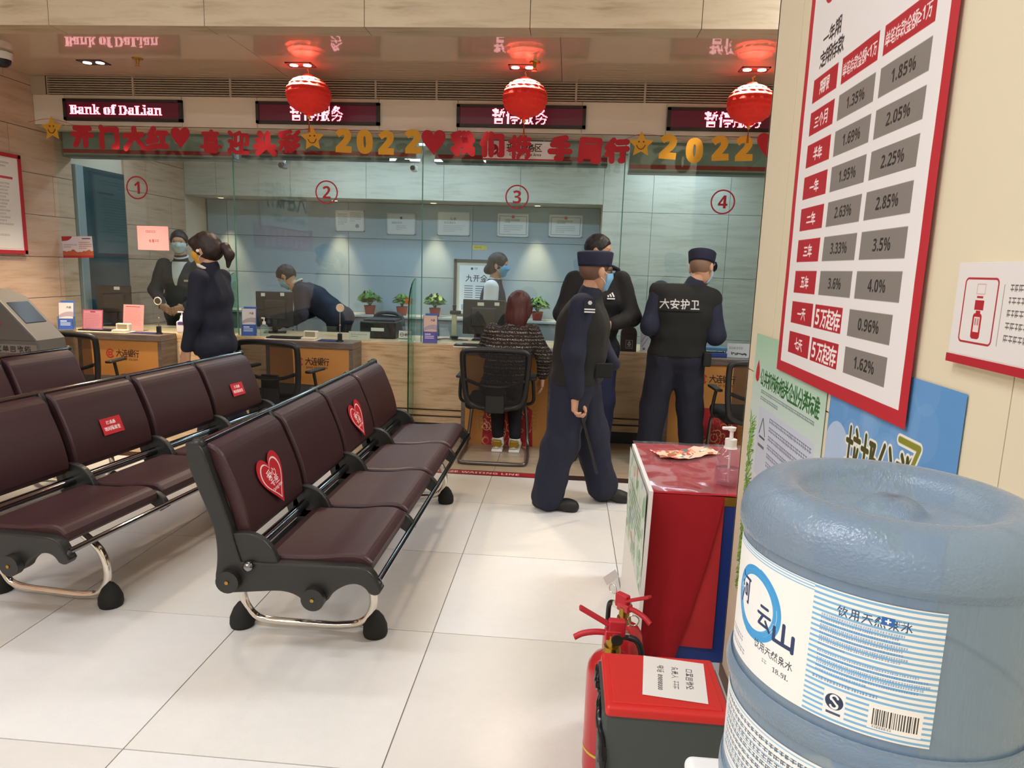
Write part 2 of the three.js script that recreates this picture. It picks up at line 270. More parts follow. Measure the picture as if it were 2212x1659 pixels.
// ---------------------------------------------------------------- service counter with its four desks
{
  const c = thing('service_counter', 'long travertine bank counter with two dark grooves under the glass screens', 'counter');
  const cx = [XL + 0.012, -3.48, -2.55, -1.79, -0.86, -0.1, 0.83, 1.59, 2.5, 3.48];
  for (let i = 0; i + 1 < cx.length; i++) for (const [y0, y1] of [[0.11, 0.163], [0.178, 0.22], [0.234, 0.787]]) part(c, 'stone_panel', span(cx[i] + 0.0008, cx[i + 1] - 0.0008, y0, y1, -5.93, -5.9), M.counterStone);
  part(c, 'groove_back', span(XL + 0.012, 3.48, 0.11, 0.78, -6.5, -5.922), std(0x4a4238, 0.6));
  part(c, 'skirting', span(XL + 0.012, 3.48, 0, 0.11, -6.5, -5.93), std(0x3e4446, 0.4));
  part(c, 'worktop', rbox(3.46 - XL, 0.025, 0.67, 0.004, (3.48 + XL) / 2, 0.7995, -6.24), M.counterStone);
  // print on the desk panels
  const panelTex = canvasTex(512, 512, (g, w, h) => {
    g.fillStyle = '#c98a45'; g.fillRect(0, 0, w, h);
    g.strokeStyle = '#b93a2c'; g.lineWidth = 9; g.beginPath(); g.arc(190, 80, 24, 0.5, 5.8); g.stroke(); g.strokeRect(180, 72, 20, 16);
    g.strokeStyle = '#3a2418'; hanzi(g, '大连银行', 232, 56, 34, 40, 0.14, 5); g.fillStyle = '#5a3a22'; g.font = 'bold 17px sans-serif'; g.fillText('BANK OF DALIAN', 234, 118);
    g.fillStyle = '#b21e28'; g.beginPath(); g.moveTo(120, 300); g.lineTo(150, 240); g.lineTo(330, 240); g.lineTo(360, 262); g.lineTo(420, 300); g.lineTo(430, 512); g.lineTo(110, 512); g.fill();
    for (let i = 0; i < 70; i++) { g.strokeStyle = ['#d9a05a', '#e8b98a', '#8e1620', '#c9503a'][i % 4]; g.lineWidth = rr(3, 7); g.beginPath(); const x = rr(120, 420), y = rr(270, 500), r = rr(8, 26); g.arc(x, y, r, rr(0, 6), rr(2, 8)); g.stroke(); }
    g.strokeStyle = '#b07a30'; g.lineWidth = 4; for (let i = 0; i < 6; i++) { g.beginPath(); g.arc(440 - i * 2, 290 + i * 22, 16, 0, 5); g.stroke(); g.beginPath(); g.arc(100 + i, 290 + i * 24, 14, 0, 5); g.stroke(); }
  });
  const pm = std(0xffffff, 0.55, 0, { map: panelTex });
  const deskNames = ['red cushioned swivel'];
  [-4.24, -2.55, -0.86, 0.83].forEach((x0, i) => {
    const d = thing('customer_desk', ['grey stone customer desk with orange panel beside the left stone wall', 'grey stone customer desk with orange panel below the bending clerk', 'grey stone customer desk with orange panel where the woman in tweed sits', 'grey stone customer desk with orange panel in front of the guard seen from behind'][i], 'desk', [x0 + 0.38, 0, -5.898], 0, 'customer desks');
    part(d, 'desktop', rbox(0.76, 0.055, 0.25, 0.004, 0, 0.7875, 0.125), M.deskStone);
    for (const s of [-1, 1]) part(d, 'side_slab', box(0.035, 0.76, 0.235, s * 0.3625, 0.38, 0.1215), M.deskStone);
    const g = new THREE.PlaneGeometry(0.69, 0.76); part(d, 'front_panel', [g.translate(0, 0.38, 0.2385)], pm, 'orange printed panel with a bank name and red pattern');
    part(d, 'panel_board', box(0.69, 0.76, 0.012, 0, 0.38, 0.232), std(0xc08545, 0.6));
  });
}
// ---------------------------------------------------------------- glass screens with window numbers, and the fin partitions
const font = await new FontLoader().loadAsync('fonts/droid/droid_sans_bold.typeface.json');
{
  const edges = [XL + 0.01, -2.95, -1.28, 0.42, 3.5];
  for (let i = 0; i < 4; i++) {
    const w = struct('window_' + (i + 1)); w.position.set((edges[i] + edges[i + 1]) / 2, 0, -6.0);
    const W = edges[i + 1] - edges[i] - 0.006, p0 = i < 2 ? [0.34, 0.66] : [0.4, 0.6];
    part(w, 'pane', span(-W / 2, W / 2, 0.8125, 2.551, -0.006, 0.006), M.glass);
    const cx = [-3.833, -2.119, -0.469, 1.238][i] - w.position.x;
    const ring = new THREE.RingGeometry(0.088, 0.1, 40).translate(cx, 2.078, 0.0072);
    const tg = new TextGeometry(String(i + 1), { font, size: 0.105, depth: 0.0006, curveSegments: 8 }); tg.computeBoundingBox(); const bb = tg.boundingBox; tg.translate(-(bb.max.x + bb.min.x) / 2 + cx, -(bb.max.y + bb.min.y) / 2 + 2.078, 0.0068);
    part(w, 'window_number', [ring, tg], std(0xb0202c, 0.5), 'red number in a ring on the glass');
    if (i < 3) part(w, 'edge_strip', box(0.008, 1.738, 0.012, W / 2 + 0.003, 1.682, 0), M.glassEdge);
  }
  [[-2.95, 'clear glass fin partition behind the walking woman in the navy suit'], [-1.33, 'clear glass fin partition next to the orange sticker'], [0.38, 'clear glass fin partition beside the dark brown counter box']].forEach(([x, label], i) => {
    const t = thing('glass_fin', label, 'glass partition', [x, 0, -6.0], 0, 'glass fins between the windows');
    const s = new THREE.Shape(); s.moveTo(0.1, 0.002); s.lineTo(0.28, 0.002); s.lineTo(0.28, 1.05); s.quadraticCurveTo(0.27, 1.34, 0.02, 1.37); s.lineTo(0.02, 0.83); s.lineTo(0.1, 0.83); s.closePath();
    part(t, 'fin_pane', extrude(s, 0.012, 0.001, -0.006).rotateY(-Math.PI / 2), phys(0xb7ddd0, 0.0, { transmission: 1, thickness: 0.01, ior: 1.5, attenuationColor: new THREE.Color(0xa6d6c6), attenuationDistance: 0.09 }));
  });
  const st = single('orange_sticker', 'small orange notice stuck to the glass near the middle fin partition', 'sticker', sheet(0.062, 0.054), std(0xffffff, 0.6, 0, { map: canvasTex(128, 110, (g) => { g.fillStyle = '#e2761e'; g.fillRect(0, 0, 128, 110); g.strokeStyle = '#3a1c08'; g.lineWidth = 9; g.beginPath(); g.moveTo(64, 20); g.lineTo(64, 60); g.moveTo(38, 60); g.lineTo(90, 60); g.stroke(); g.fillStyle = '#7a3a10'; g.fillRect(30, 78, 68, 8); }) }), [-1.39, 1.167, -5.985]);
  // shutter boxes just behind the glass with their red line
  const bx = [[-4.58, -3.0, 2.36], [-2.92, -1.36, 2.385], [-1.2, 0.28, 2.375], [0.46, 2.2, 2.325]];
  bx.forEach(([x0, x1, y], i) => {
    const t = thing('shutter_box', 'grey green shutter box with a red line ' + ['beside the left stone wall', 'above the bending clerk', 'behind the hanging cash services sign', 'above the guard seen from behind'][i], 'shutter box', [(x0 + x1) / 2, y, -6.16], 0, 'shutter boxes above the windows');
    part(t, 'housing', rbox(x1 - x0, 2.775 - y, 0.12, 0.008, 0, (2.775 - y) / 2, 0), std(0x8d9c93, 0.6));
    part(t, 'red_line', box(x1 - x0 - 0.01, 0.034, 0.002, 0, 0.035, 0.0615), std(0xa02a2c, 0.5));
    part(t, 'bottom_rail', box(x1 - x0, 0.016, 0.13, 0, -0.008, 0), std(0x5e6b66, 0.4));
  });
  // hanging sign
  const sg = thing('hanging_sign', 'white hanging sign reading Cash Services Area behind the paper banner', 'sign', [-0.455, 2.36, -5.9]);
  part(sg, 'sign_board', rbox(0.6, 0.152, 0.012, 0.002, 0, 0.076, 0), M.whitePlastic);
  part(sg, 'sign_print', sheet(0.598, 0.15).translate(0, 0.076, 0.0066), std(0xffffff, 0.5, 0, { map: canvasTex(512, 128, (g, w, h) => { g.fillStyle = '#f2eee6'; g.fillRect(0, 0, w, h); g.fillStyle = '#b5202c'; g.fillRect(0, 118, w, 10); g.beginPath(); g.arc(72, 58, 38, 0, 7); g.fill(); g.strokeStyle = '#fff'; g.lineWidth = 9; g.lineCap = 'round'; g.beginPath(); g.moveTo(72, 34); g.lineTo(72, 80); g.moveTo(54, 62); g.lineTo(72, 80); g.lineTo(90, 62); g.stroke(); g.strokeStyle = '#2c2420'; hanzi(g, '现金服务区', 168, 18, 44, 46, 0.14, 6); g.fillStyle = '#3a302a'; g.font = 'bold 25px sans-serif'; g.fillText('Cash Services Area', 186, 98); }) }));
  for (const s of [-1, 1]) part(sg, 'hanger_wire', rod([s * 0.2, 0.152, 0], [s * 0.2, 0.192, 0], 0.0015, 6), M.steel);
}
// ---------------------------------------------------------------- LED boards over the windows
{
  function dots(text, wide) {     // 16-dot character rows
    const W = wide ? 112 : 116, H = 18, c = document.createElement('canvas'); c.width = W; c.height = H; const g = c.getContext('2d');
    g.fillStyle = '#000'; g.fillRect(0, 0, W, H); g.strokeStyle = '#fff'; g.fillStyle = '#fff';
    if (wide) { g.font = 'bold 15px serif'; g.fillText(text, 3, 14, 92); } else hanzi(g, text, 31.5, 1.5, 11.5, 15, 0.14, 1.1);
    return { W, H, d: g.getImageData(0, 0, W, H).data };
  }
  function ledTex(text, wide) {
    const { W, H, d } = dots(text, wide), S = 9;
    return canvasTex(W * S, H * S, (g, w, h) => { g.fillStyle = '#2a030b'; g.fillRect(0, 0, w, h); for (let j = 0; j < H; j++) for (let i = 0; i < W; i++) if (d[(j * W + i) * 4] > 95) { g.fillStyle = '#ff2450'; g.fillRect(i * S - 1, j * S - 1, S + 2, S + 2); } for (let j = 0; j < H; j++) for (let i = 0; i < W; i++) if (d[(j * W + i) * 4] > 95) { g.fillStyle = '#fff0ee'; g.beginPath(); g.arc(i * S + S / 2, j * S + S / 2, S * 0.42, 0, 7); g.fill(); } });
  }
  const A = ledTex('Bank of DaLian', true), B = ledTex('暂停服务', false);
  [-3.785, -2.112, -0.442, 1.232].forEach((x, i) => {
    const t = thing('led_board', ['red LED board showing the bank name in Latin letters', 'red LED board with four Chinese characters above the bending clerk', 'red LED board with four Chinese characters above the hanging cash services sign', 'red LED board with four Chinese characters cut off by the cream wall'][i], 'LED board', [x, 2.682, -5.788], 0, 'LED boards above the windows');
    const W = 1.03, H = 0.172;
    part(t, 'housing', box(W, H, 0.02, 0, 0, -0.002), M.darkBrown);
    part(t, 'frame', [box(W + 0.006, 0.022, 0.034, 0, H / 2 - 0.011, 0.004), box(W + 0.006, 0.022, 0.034, 0, -H / 2 + 0.011, 0.004), box(0.026, H, 0.034, W / 2 - 0.01, 0, 0.004), box(0.026, H, 0.034, -W / 2 + 0.01, 0, 0.004)], M.darkBrown);
    const tex = i ? B : A;
    part(t, 'led_screen', sheet(W - 0.04, H - 0.04).translate(0, 0, 0.0095), new THREE.MeshStandardMaterial({ color: 0x1a0306, roughness: 0.4, emissive: 0xffffff, emissiveMap: tex, emissiveIntensity: 2.1 }), 'lit red characters on a dark screen');
    rectLight(x, 2.682, -5.766, W - 0.06, H - 0.05, 0xff2a48, LIGHT.led, x, 2.682, 0);
  });
}
// ---------------------------------------------------------------- twin downlights, lanterns, sprinklers
{
  const spotsX = [[-3.735, -5.38], [-2.095, -5.39], [-0.413, -5.39], [1.262, -5.39]];
  spotsX.forEach(([x, z], i) => {
    const t = thing('twin_downlight', ['dark twin downlight in the soffit with no lantern below it', 'dark twin downlight above the lantern that covers the bending clerk’s board'.replace('’s', ''), 'dark twin downlight above the lantern beside the sprinkler', 'dark twin downlight above the lantern beside the cream wall'][i], 'downlight', [x, 2.95, z], 0, 'twin downlights in the soffit');
    part(t, 'trim_frame', [box(0.2, 0.006, 0.012, 0, -0.003, 0.057), box(0.2, 0.006, 0.012, 0, -0.003, -0.057), box(0.012, 0.006, 0.126, 0.094, -0.003, 0), box(0.012, 0.006, 0.126, -0.094, -0.003, 0)], M.darkBrown);
    part(t, 'tray', box(0.18, 0.003, 0.104, 0, -0.0025, 0), M.darkBrown);
    for (const s of [-1, 1]) {
      part(t, 'lamp', cyl(0.03, 0.03, 0.006, s * 0.052, -0.006, 0, 20), new THREE.MeshStandardMaterial({ color: 0xffffff, emissive: 0xfff0dc, emissiveIntensity: 4, roughness: 0.4 }));
      spotLight(x + s * 0.058, 2.935, z, x + s * 0.058, 0, z + 0.05, LIGHT.spotColor, i ? LIGHT.spot : LIGHT.bareSpot, i ? 0.98 : 0.6, 0.4, 1.6);
    }
  });
  // paper lanterns
  const lm = phys(0xe0352a, 0.75, { transmission: 0.1, thickness: 0, side: THREE.DoubleSide }), gold = std(0xd9a53a, 0.5);
  function lanternGeo() {
    const nu = 48, nv = 30, pos = [], idx = [];
    for (let j = 0; j <= nv; j++) for (let i = 0; i <= nu; i++) {
      const v = j / nv, a = (i / nu) * Math.PI * 2, th = 0.28 + v * (Math.PI - 0.5), row = Math.floor(v * 10), fu = (i / nu) * 16 + (row % 2) * 0.5, fv = v * 10 - row;
      const petal = 0.008 * (Math.abs((fu % 1) - 0.5) * -1.2 + 0.6) + 0.009 * (fv - 0.4), R = 0.168 * Math.pow(Math.sin(th), 0.82) + petal;
      pos.push(Math.cos(a) * R, 0.132 * Math.cos(th), Math.sin(a) * R);
    }
    for (let j = 0; j < nv; j++) for (let i = 0; i < nu; i++) { const a = j * (nu + 1) + i, b = a + nu + 1; idx.push(a, b, a + 1, b, b + 1, a + 1); }
    const g = new THREE.BufferGeometry(); g.setAttribute('position', new THREE.Float32BufferAttribute(pos, 3)); g.setIndex(idx); const q = g.toNonIndexed(); q.computeVertexNormals(); return q;
  }
  const LG = lanternGeo();
  [[-2.074, 2.754, -5.49], [-0.394, 2.751, -5.49], [1.278, 2.733, -5.49]].forEach((p, i) => {
    const t = thing('paper_lantern', ['red paper lantern hanging over the first banner 2022 side, above the bending clerk', 'red paper lantern hanging above the cash services sign', 'red paper lantern partly hidden by the cream wall'][i], 'lantern', p, i * 0.4, 'red paper lanterns');
    part(t, 'paper_globe', LG, lm);
    part(t, 'top_collar', lathe([[0.05, 0.118], [0.044, 0.126], [0.042, 0.142], [0.036, 0.148], [0.022, 0.149], [0.006, 0.147]], 24), lm);
    part(t, 'bottom_collar', lathe([[0.012, -0.142], [0.034, -0.146], [0.042, -0.135], [0.046, -0.122]], 24), lm);
    part(t, 'hanging_cord', tube([[0, 0.145, 0], [0.004, 0.17, 0.002], [-0.004, 0.182, 0], [0, 0.192, 0.02]], 0.004, 6), gold);
    part(t, 'bead', ball(0.013, 0, -0.165, 0, 12), gold);
    part(t, 'tassel', [rod([0, -0.145, 0], [0, -0.16, 0], 0.002, 6), ...[0, 1, 2, 3, 4].map((k) => rod([0, -0.175, 0], [Math.cos(k * 1.26) * 0.008, -0.275, Math.sin(k * 1.26) * 0.008], 0.0016, 5))], std(0xb8501e, 0.8));
  });
  for (const [x, z, l] of [[-3.31, -5.27, 'small bronze fire sprinkler in the soffit above window 1'], [-0.316, -5.27, 'small bronze fire sprinkler in the soffit beside the middle lantern']]) {
    const t = thing('fire_sprinkler', l, 'sprinkler', [x, 2.95, z]);
    part(t, 'flange', cyl(0.034, 0.04, 0.008, 0, -0.004, 0), M.brass); part(t, 'nozzle', cyl(0.01, 0.014, 0.035, 0, -0.025, 0, 14), M.brass);
    part(t, 'deflector', [cyl(0.02, 0.02, 0.003, 0, -0.058, 0, 16), rod([-0.012, -0.04, 0], [-0.01, -0.057, 0], 0.002, 5), rod([0.012, -0.04, 0], [0.01, -0.057, 0], 0.002, 5)], M.brass);
  }
  const dc = thing('dome_camera', 'white dome security camera under the soffit by the left stone wall', 'camera', [-4.27, 2.92, -5.12]);
  part(dc, 'housing', [cyl(0.066, 0.07, 0.05, 0.0, -0.006, 0, 24), cyl(0.05, 0.05, 0.012, 0, 0.0235, 0, 24)], M.whitePlastic);
  part(dc, 'dome', lathe([[0.0, -0.085], [0.03, -0.08], [0.052, -0.06], [0.06, -0.03]], 24), M.blackPlastic);
}
// ---------------------------------------------------------------- cut paper banner: every character, star, digit and heart hangs on its own
{
  const redP = std(0xb8202c, 0.75), goldP = std(0xe0a52e, 0.7), inkP = std(0x6a3c10, 0.8), string = std(0xb33a3a, 0.8);
  const DEP = 0.004;
  function cut(ch, size, lw) {
    const gs = []; let n = 0;
    for (const q of GLYPH[ch].split('|')) for (let i = 0; i + 1 < q.length; i += 2) {
      const P = (k) => [(+q[k] / 9 - 0.5) * size, (0.5 - +q[k + 1] / 9) * size]; const [x0, y0] = P(i), z = (n++ % 7) * 0.00025;
      gs.push(new THREE.CylinderGeometry(lw / 2, lw / 2, DEP, 12).rotateX(Math.PI / 2).translate(x0, y0, z));
      if (i + 3 < q.length) { const [x1, y1] = P(i + 2), L = Math.hypot(x1 - x0, y1 - y0); gs.push(new THREE.BoxGeometry(L, lw, DEP - 0.0003).rotateZ(Math.atan2(y1 - y0, x1 - x0)).translate((x0 + x1) / 2, (y0 + y1) / 2, z)); }
    }
    return merge(gs);
  }
  const heart = (s) => { const h = new THREE.Shape(); h.moveTo(0, -0.52 * s); h.bezierCurveTo(-0.2 * s, -0.25 * s, -0.55 * s, 0, -0.5 * s, 0.28 * s); h.bezierCurveTo(-0.44 * s, 0.55 * s, -0.1 * s, 0.55 * s, 0, 0.3 * s); h.bezierCurveTo(0.1 * s, 0.55 * s, 0.44 * s, 0.55 * s, 0.5 * s, 0.28 * s); h.bezierCurveTo(0.55 * s, 0, 0.2 * s, -0.25 * s, 0, -0.52 * s); return h; };
  const star = (s) => { const pts = []; for (let i = 0; i < 10; i++) { const a = Math.PI / 2 + (i * Math.PI) / 5, r = (i % 2 ? 0.5 : 1) * s; pts.push([Math.cos(a) * r, Math.sin(a) * r]); } return shape(pts); };
  const digit = (d, s) => { const g = new TextGeometry(d, { font, size: s, depth: 0.002, curveSegments: 6, bevelEnabled: true, bevelSize: 0.011, bevelThickness: 0.001, bevelSegments: 2 }); g.computeBoundingBox(); const b = g.boundingBox; return g.translate(-(b.max.x + b.min.x) / 2, -(b.max.y + b.min.y) / 2, 0); };
  const items = [['star', -4.375, 2.512], ['开', -4.112, 2.462], ['门', -3.828, 2.455], ['大', -3.691 - 0.01, 2.448], ['红', -3.477, 2.45], ['heart', -3.256, 2.462], ['喜', -2.998, 2.437], ['迎', -2.761, 2.43], ['头', -2.537, 2.427], ['彩', -2.33, 2.447], ['star', -2.135, 2.472], ['2', -1.876, 2.462], ['0', -1.7, 2.455], ['2', -1.524, 2.452], ['2', -1.304, 2.465], ['heart', -1.134, 2.462], ['我', -0.897, 2.456], ['们', -0.661, 2.453], ['携', -0.441, 2.436], ['手', -0.117, 2.435], ['同', 0.111, 2.421], ['行', 0.332, 2.425], ['star', 0.517, 2.472], ['2', 0.727, 2.461], ['0', 0.932, 2.436], ['2', 1.126, 2.457], ['2', 1.309, 2.458], ['heart', 1.5, 2.481]];
  const xs = { '门': -3.872 }; let starN = 0, heartN = 0; const seen = [];
  const starL = ['yellow smiling paper star at the wall end of the banner', 'yellow smiling paper star hanging between red characters and the first 2022', 'yellow smiling paper star hanging before the second 2022'];
  const heartL = ['red paper heart between the first two groups of red characters', 'red paper heart hanging after the first yellow 2022', 'red paper heart hanging after the last yellow digit beside the cream wall'];
  const order = ['first', 'second', 'third', 'fourth', 'fifth', 'sixth']; let grp = 0, inGrp = 0, dg = 0, dn = 0;
  const gname = ['beside the star on the stone wall', 'after the first paper heart', 'after the second paper heart'];
  items.forEach(([k, x0, y], i) => {
    const x = k === '门' ? -3.885 : k === '大' ? -3.662 : k === '红' ? -3.46 : x0; const tilt = rr(-0.06, 0.06);
    let o;
    if (k === 'star') {
      o = thing('paper_star', starL[starN++], 'paper star', [x, y, -5.72], 0, 'banner stars'); part(o, 'star_card', extrude(star(0.1), DEP, 0.001), goldP);
      part(o, 'smile', [tube([[-0.036, -0.004, 0.0055], [-0.018, -0.03, 0.0055], [0.012, -0.032, 0.0055], [0.034, -0.002, 0.0055]], 0.0032, 6), ball(0.0065, -0.018, 0.022, 0.004, 10), ball(0.0065, 0.018, 0.022, 0.004, 10)], inkP);
    } else if (k === 'heart') { o = single('paper_heart', heartL[heartN], 'paper heart', extrude(heart(heartN ? 0.19 : 0.165), DEP, 0.001), redP, [x, y, -5.72], 0, 'banner hearts'); heartN++; grp = heartN; inGrp = 0; }
    else if (/\d/.test(k)) { o = single('paper_digit', `yellow paper ${k === '0' ? 'zero' : 'two'}, ${order[dn % 4]} digit of the ${dn < 4 ? 'first' : 'second'} banner 2022`, 'paper digit', digit(k, 0.165), goldP, [x, y, -5.72], 0, 'banner digits'); dn++; }
    else { o = single('paper_character', `red cut paper character, ${order[inGrp]} ${gname[grp]}`, 'paper character', cut(k, 0.155, '喜彩携迎'.includes(k) ? 0.032 : 0.045), redP, [x, y, -5.72], 0, 'red banner characters'); inGrp++; }
    o.rotation.z = tilt; o.rotation.y = rr(-0.08, 0.08);
    const top = k === 'star' ? 0.08 : k === 'heart' ? 0.06 : 0.07;
    seen.push([x, y + top, -5.722]);
  });
  single('banner_string', 'thin red string that the paper banner hangs on', 'string', tube([[-4.585, 2.565, -5.722], ...seen, [1.8, 2.56, -5.722]], 0.0018, 5, 260), string);
}
// ---------------------------------------------------------------- waiting benches: four linked seats each
function profileSolid(center, thick, width, bevel = 0.01) {   // a bent pad: centre line in x,y swept along z
  const c = new THREE.CatmullRomCurve3(center.map((p) => V(p[0], p[1], 0))), n = 26, L = [], R = [];
  for (let i = 0; i <= n; i++) { const p = c.getPoint(i / n), t = c.getTangent(i / n), e = Math.min(1, Math.sin((i / n) * Math.PI) * 3.5 + 0.25); L.push([p.x - t.y * thick * 0.5 * e, p.y + t.x * thick * 0.5 * e]); R.unshift([p.x + t.y * thick * 0.5 * e, p.y - t.x * thick * 0.5 * e]); }
  return extrude(shape([...L, ...R]), width, bevel, -width / 2);
}
{
  const grain = tiled(tex2D(256, (u, v) => { const n = 128 + 80 * pn(u, v, 40, 40, 71) + 60 * pn(u, v, 90, 90, 72); return [n, n, n]; }, false), 6);
  const vinyl = phys(0x3c2224, 0.4, { bumpMap: grain, bumpScale: 0.0012 }), castBlack = std(0x232320, 0.4), gloss = std(0x8e9094, 0.1, 1), rubber = std(0x1c1c18, 0.8);
  const heartTex = canvasTex(256, 256, (g) => { g.clearRect(0, 0, 256, 256); const H = (s, c) => { g.fillStyle = c; g.beginPath(); g.moveTo(128, 128 + 118 * s); g.bezierCurveTo(100 , 128 + 60 * s, 128 - 118 * s, 128 + 20 * s, 128 - 112 * s, 128 - 50 * s); g.bezierCurveTo(128 - 100 * s, 128 - 118 * s, 128 - 25 * s, 128 - 118 * s, 128, 128 - 60 * s); g.bezierCurveTo(128 + 25 * s, 128 - 118 * s, 128 + 100 * s, 128 - 118 * s, 128 + 112 * s, 128 - 50 * s); g.bezierCurveTo(128 + 118 * s, 128 + 20 * s, 156, 128 + 60 * s, 128, 128 + 118 * s); g.fill(); };
    g.fillStyle = '#c01f2a'; g.fillRect(0, 0, 256, 256); H(0.9, '#f0dcd8'); H(0.82, '#c01f2a'); g.strokeStyle = '#f3e6e2'; hanzi(g, '爱心', 78, 78, 44, 40, 0.1, 5); hanzi(g, '专座', 84, 122, 40, 34, 0.1, 4); g.fillStyle = '#f3e6e2'; g.font = 'italic bold 22px serif'; g.fillText('Caring Seat', 76, 180, 106); });
  const boxTex = canvasTex(256, 160, (g) => { g.fillStyle = '#c8262f'; g.fillRect(0, 0, 256, 160); g.strokeStyle = '#fbeeea'; hanzi(g, '已消毒', 68, 28, 32, 34, 0.25, 5); hanzi(g, '请间隔就坐', 26, 86, 32, 36, 0.27, 5); });
  const heartMat = std(0xffffff, 0.45, 0, { map: heartTex }), boxMat = std(0xffffff, 0.45, 0, { map: boxTex }), rim = std(0xe9c9c4, 0.5);
  const frameProfile = () => {
    const s = new THREE.Shape();
    s.moveTo(-0.348, 0.865); s.quadraticCurveTo(-0.31, 0.893, -0.288, 0.82); s.lineTo(-0.205, 0.56); s.quadraticCurveTo(-0.19, 0.49, -0.17, 0.43); s.lineTo(0.235, 0.437); s.quadraticCurveTo(0.29, 0.44, 0.31, 0.405); s.lineTo(0.335, 0.36); s.quadraticCurveTo(0.325, 0.335, 0.30, 0.35);
    s.quadraticCurveTo(0.27, 0.40, 0.21, 0.375); s.quadraticCurveTo(0.16, 0.35, 0.145, 0.315); s.quadraticCurveTo(0.105, 0.275, 0.06, 0.305); s.quadraticCurveTo(0.02, 0.345, -0.06, 0.335); s.lineTo(-0.20, 0.318); s.quadraticCurveTo(-0.265, 0.32, -0.258, 0.38); s.quadraticCurveTo(-0.238, 0.48, -0.262, 0.58); s.lineTo(-0.345, 0.80); s.closePath(); return s;
  };
  const armShape = () => { const s = new THREE.Shape(); s.moveTo(-0.2, 0.40); s.lineTo(-0.2, 0.535); s.quadraticCurveTo(-0.06, 0.565, -0.03, 0.40); s.closePath(); return s; };
  const slim = () => { const s = new THREE.Shape(); s.moveTo(-0.335, 0.868); s.quadraticCurveTo(-0.312, 0.894, -0.288, 0.845); s.lineTo(-0.205, 0.56); s.quadraticCurveTo(-0.19, 0.49, -0.165, 0.43); s.lineTo(0.25, 0.443); s.quadraticCurveTo(0.31, 0.44, 0.33, 0.38); s.lineTo(0.30, 0.36); s.lineTo(0.24, 0.40); s.lineTo(-0.2, 0.37); s.quadraticCurveTo(-0.235, 0.45, -0.25, 0.56); s.closePath(); return s; };
  const G = { end: extrude(frameProfile(), 0.045, 0.006, -0.0225), arm: extrude(armShape(), 0.03, 0.005, -0.015), slim: extrude(slim(), 0.03, 0.006, -0.015),
    back: profileSolid([[-0.178, 0.51], [-0.182, 0.56], [-0.2, 0.64], [-0.245, 0.76], [-0.278, 0.825], [-0.315, 0.84]], 0.034, 0.512, 0.011), seat: profileSolid([[-0.1, 0.428], [-0.02, 0.424], [0.1, 0.43], [0.2, 0.444], [0.255, 0.442], [0.284, 0.418]], 0.036, 0.512, 0.011) };
  const uvPlane = (w, h) => new THREE.PlaneGeometry(w, h);
  function heartSticker(s) { const h = new THREE.Shape(), n = 0.5; h.moveTo(0, -0.5); h.bezierCurveTo(-0.2, -0.22, -0.5, 0, -0.48, 0.25); h.bezierCurveTo(-0.42, 0.54, -0.1, 0.52, 0, 0.28); h.bezierCurveTo(0.1, 0.52, 0.42, 0.54, 0.48, 0.25); h.bezierCurveTo(0.5, 0, 0.2, -0.22, 0, -0.5);
    const g = new THREE.ShapeGeometry(h, 14), p = g.attributes.position, uv = g.attributes.uv; for (let i = 0; i < p.count; i++) { uv.setXY(i, p.getX(i) + 0.5, p.getY(i) + 0.5); } g.scale(s, s, 1); return g; }
  function bench(label, x, z, turn, stickers) {
    const t = thing('waiting_bench', label, 'bench', [x, 0, z], turn, 'rows of waiting benches'); t.scale.y = 0.972;
    for (const [k, px, py, r] of [['top_rail', -0.312, 0.868, 0.0135], ['front_rail', 0.326, 0.386, 0.012], ['rear_rail', -0.15, 0.458, 0.022], ['under_beam', -0.2, 0.36, 0.02], ['under_beam', 0.1, 0.335, 0.02]]) part(t, k, rod([px, py, -1.1], [px, py, 1.1], r, 18), k === 'under_beam' ? castBlack : gloss);
    for (let i = 0; i <= 4; i++) {
      const zz = 1.1 - i * 0.55, endF = i === 0 || i === 4, f = part(t, endF ? 'end_frame' : 'divider_frame', (endF ? G.end : G.slim).clone().translate(0, 0, zz), castBlack);
      part(t, 'arm_plate', G.arm.clone().translate(0, 0, zz), castBlack);
      if (endF) { const s = i ? -1 : 1; for (const [hx, hy] of [[-0.207, 0.366], [0.102, 0.32]]) { part(f, 'hub_cap', [cyl(0.042, 0.042, 0.03, 0, 0, 0, 22).rotateX(Math.PI / 2).translate(hx, hy, zz + s * 0.036)], castBlack); part(f, 'screw', [cyl(0.007, 0.007, 0.004, 0, 0, 0, 10).rotateX(Math.PI / 2).translate(hx, hy, zz + s * 0.053)], M.brass); } part(f, 'bolt', ball(0.02, -0.135, 0.425, zz + s * 0.03, 12), gloss); part(f, 'top_cap', ball(0.024, -0.318, 0.866, zz, 14), castBlack); part(f, 'tip_cap', ball(0.019, 0.322, 0.372, zz, 12), castBlack); }
    }
    for (let i = 0; i < 4; i++) {
      const zz = 0.825 - i * 0.55; part(t, 'back_pad', G.back.clone().translate(0, 0, zz), vinyl); part(t, 'seat_pad', G.seat.clone().translate(0, 0, zz), vinyl);
      const st = stickers[i];
      if (st) {   // stuck to the front of the back pad
        const m = part(t, st === 'heart' ? 'heart_sticker' : 'notice_sticker', st === 'heart' ? heartSticker(0.215) : uvPlane(0.135, 0.085), st === 'heart' ? heartMat : boxMat, st === 'heart' ? 'red heart sticker reading Caring Seat' : 'small red notice sticker with two lines of white print');
        m.position.set(-0.172, 0.665, zz); m.rotation.set(0, Math.PI / 2, 0); m.rotateX(-0.34); if (st === 'heart') { m.rotateZ(0.12); m.position.set(-0.169, 0.66, zz); }
      }
    }
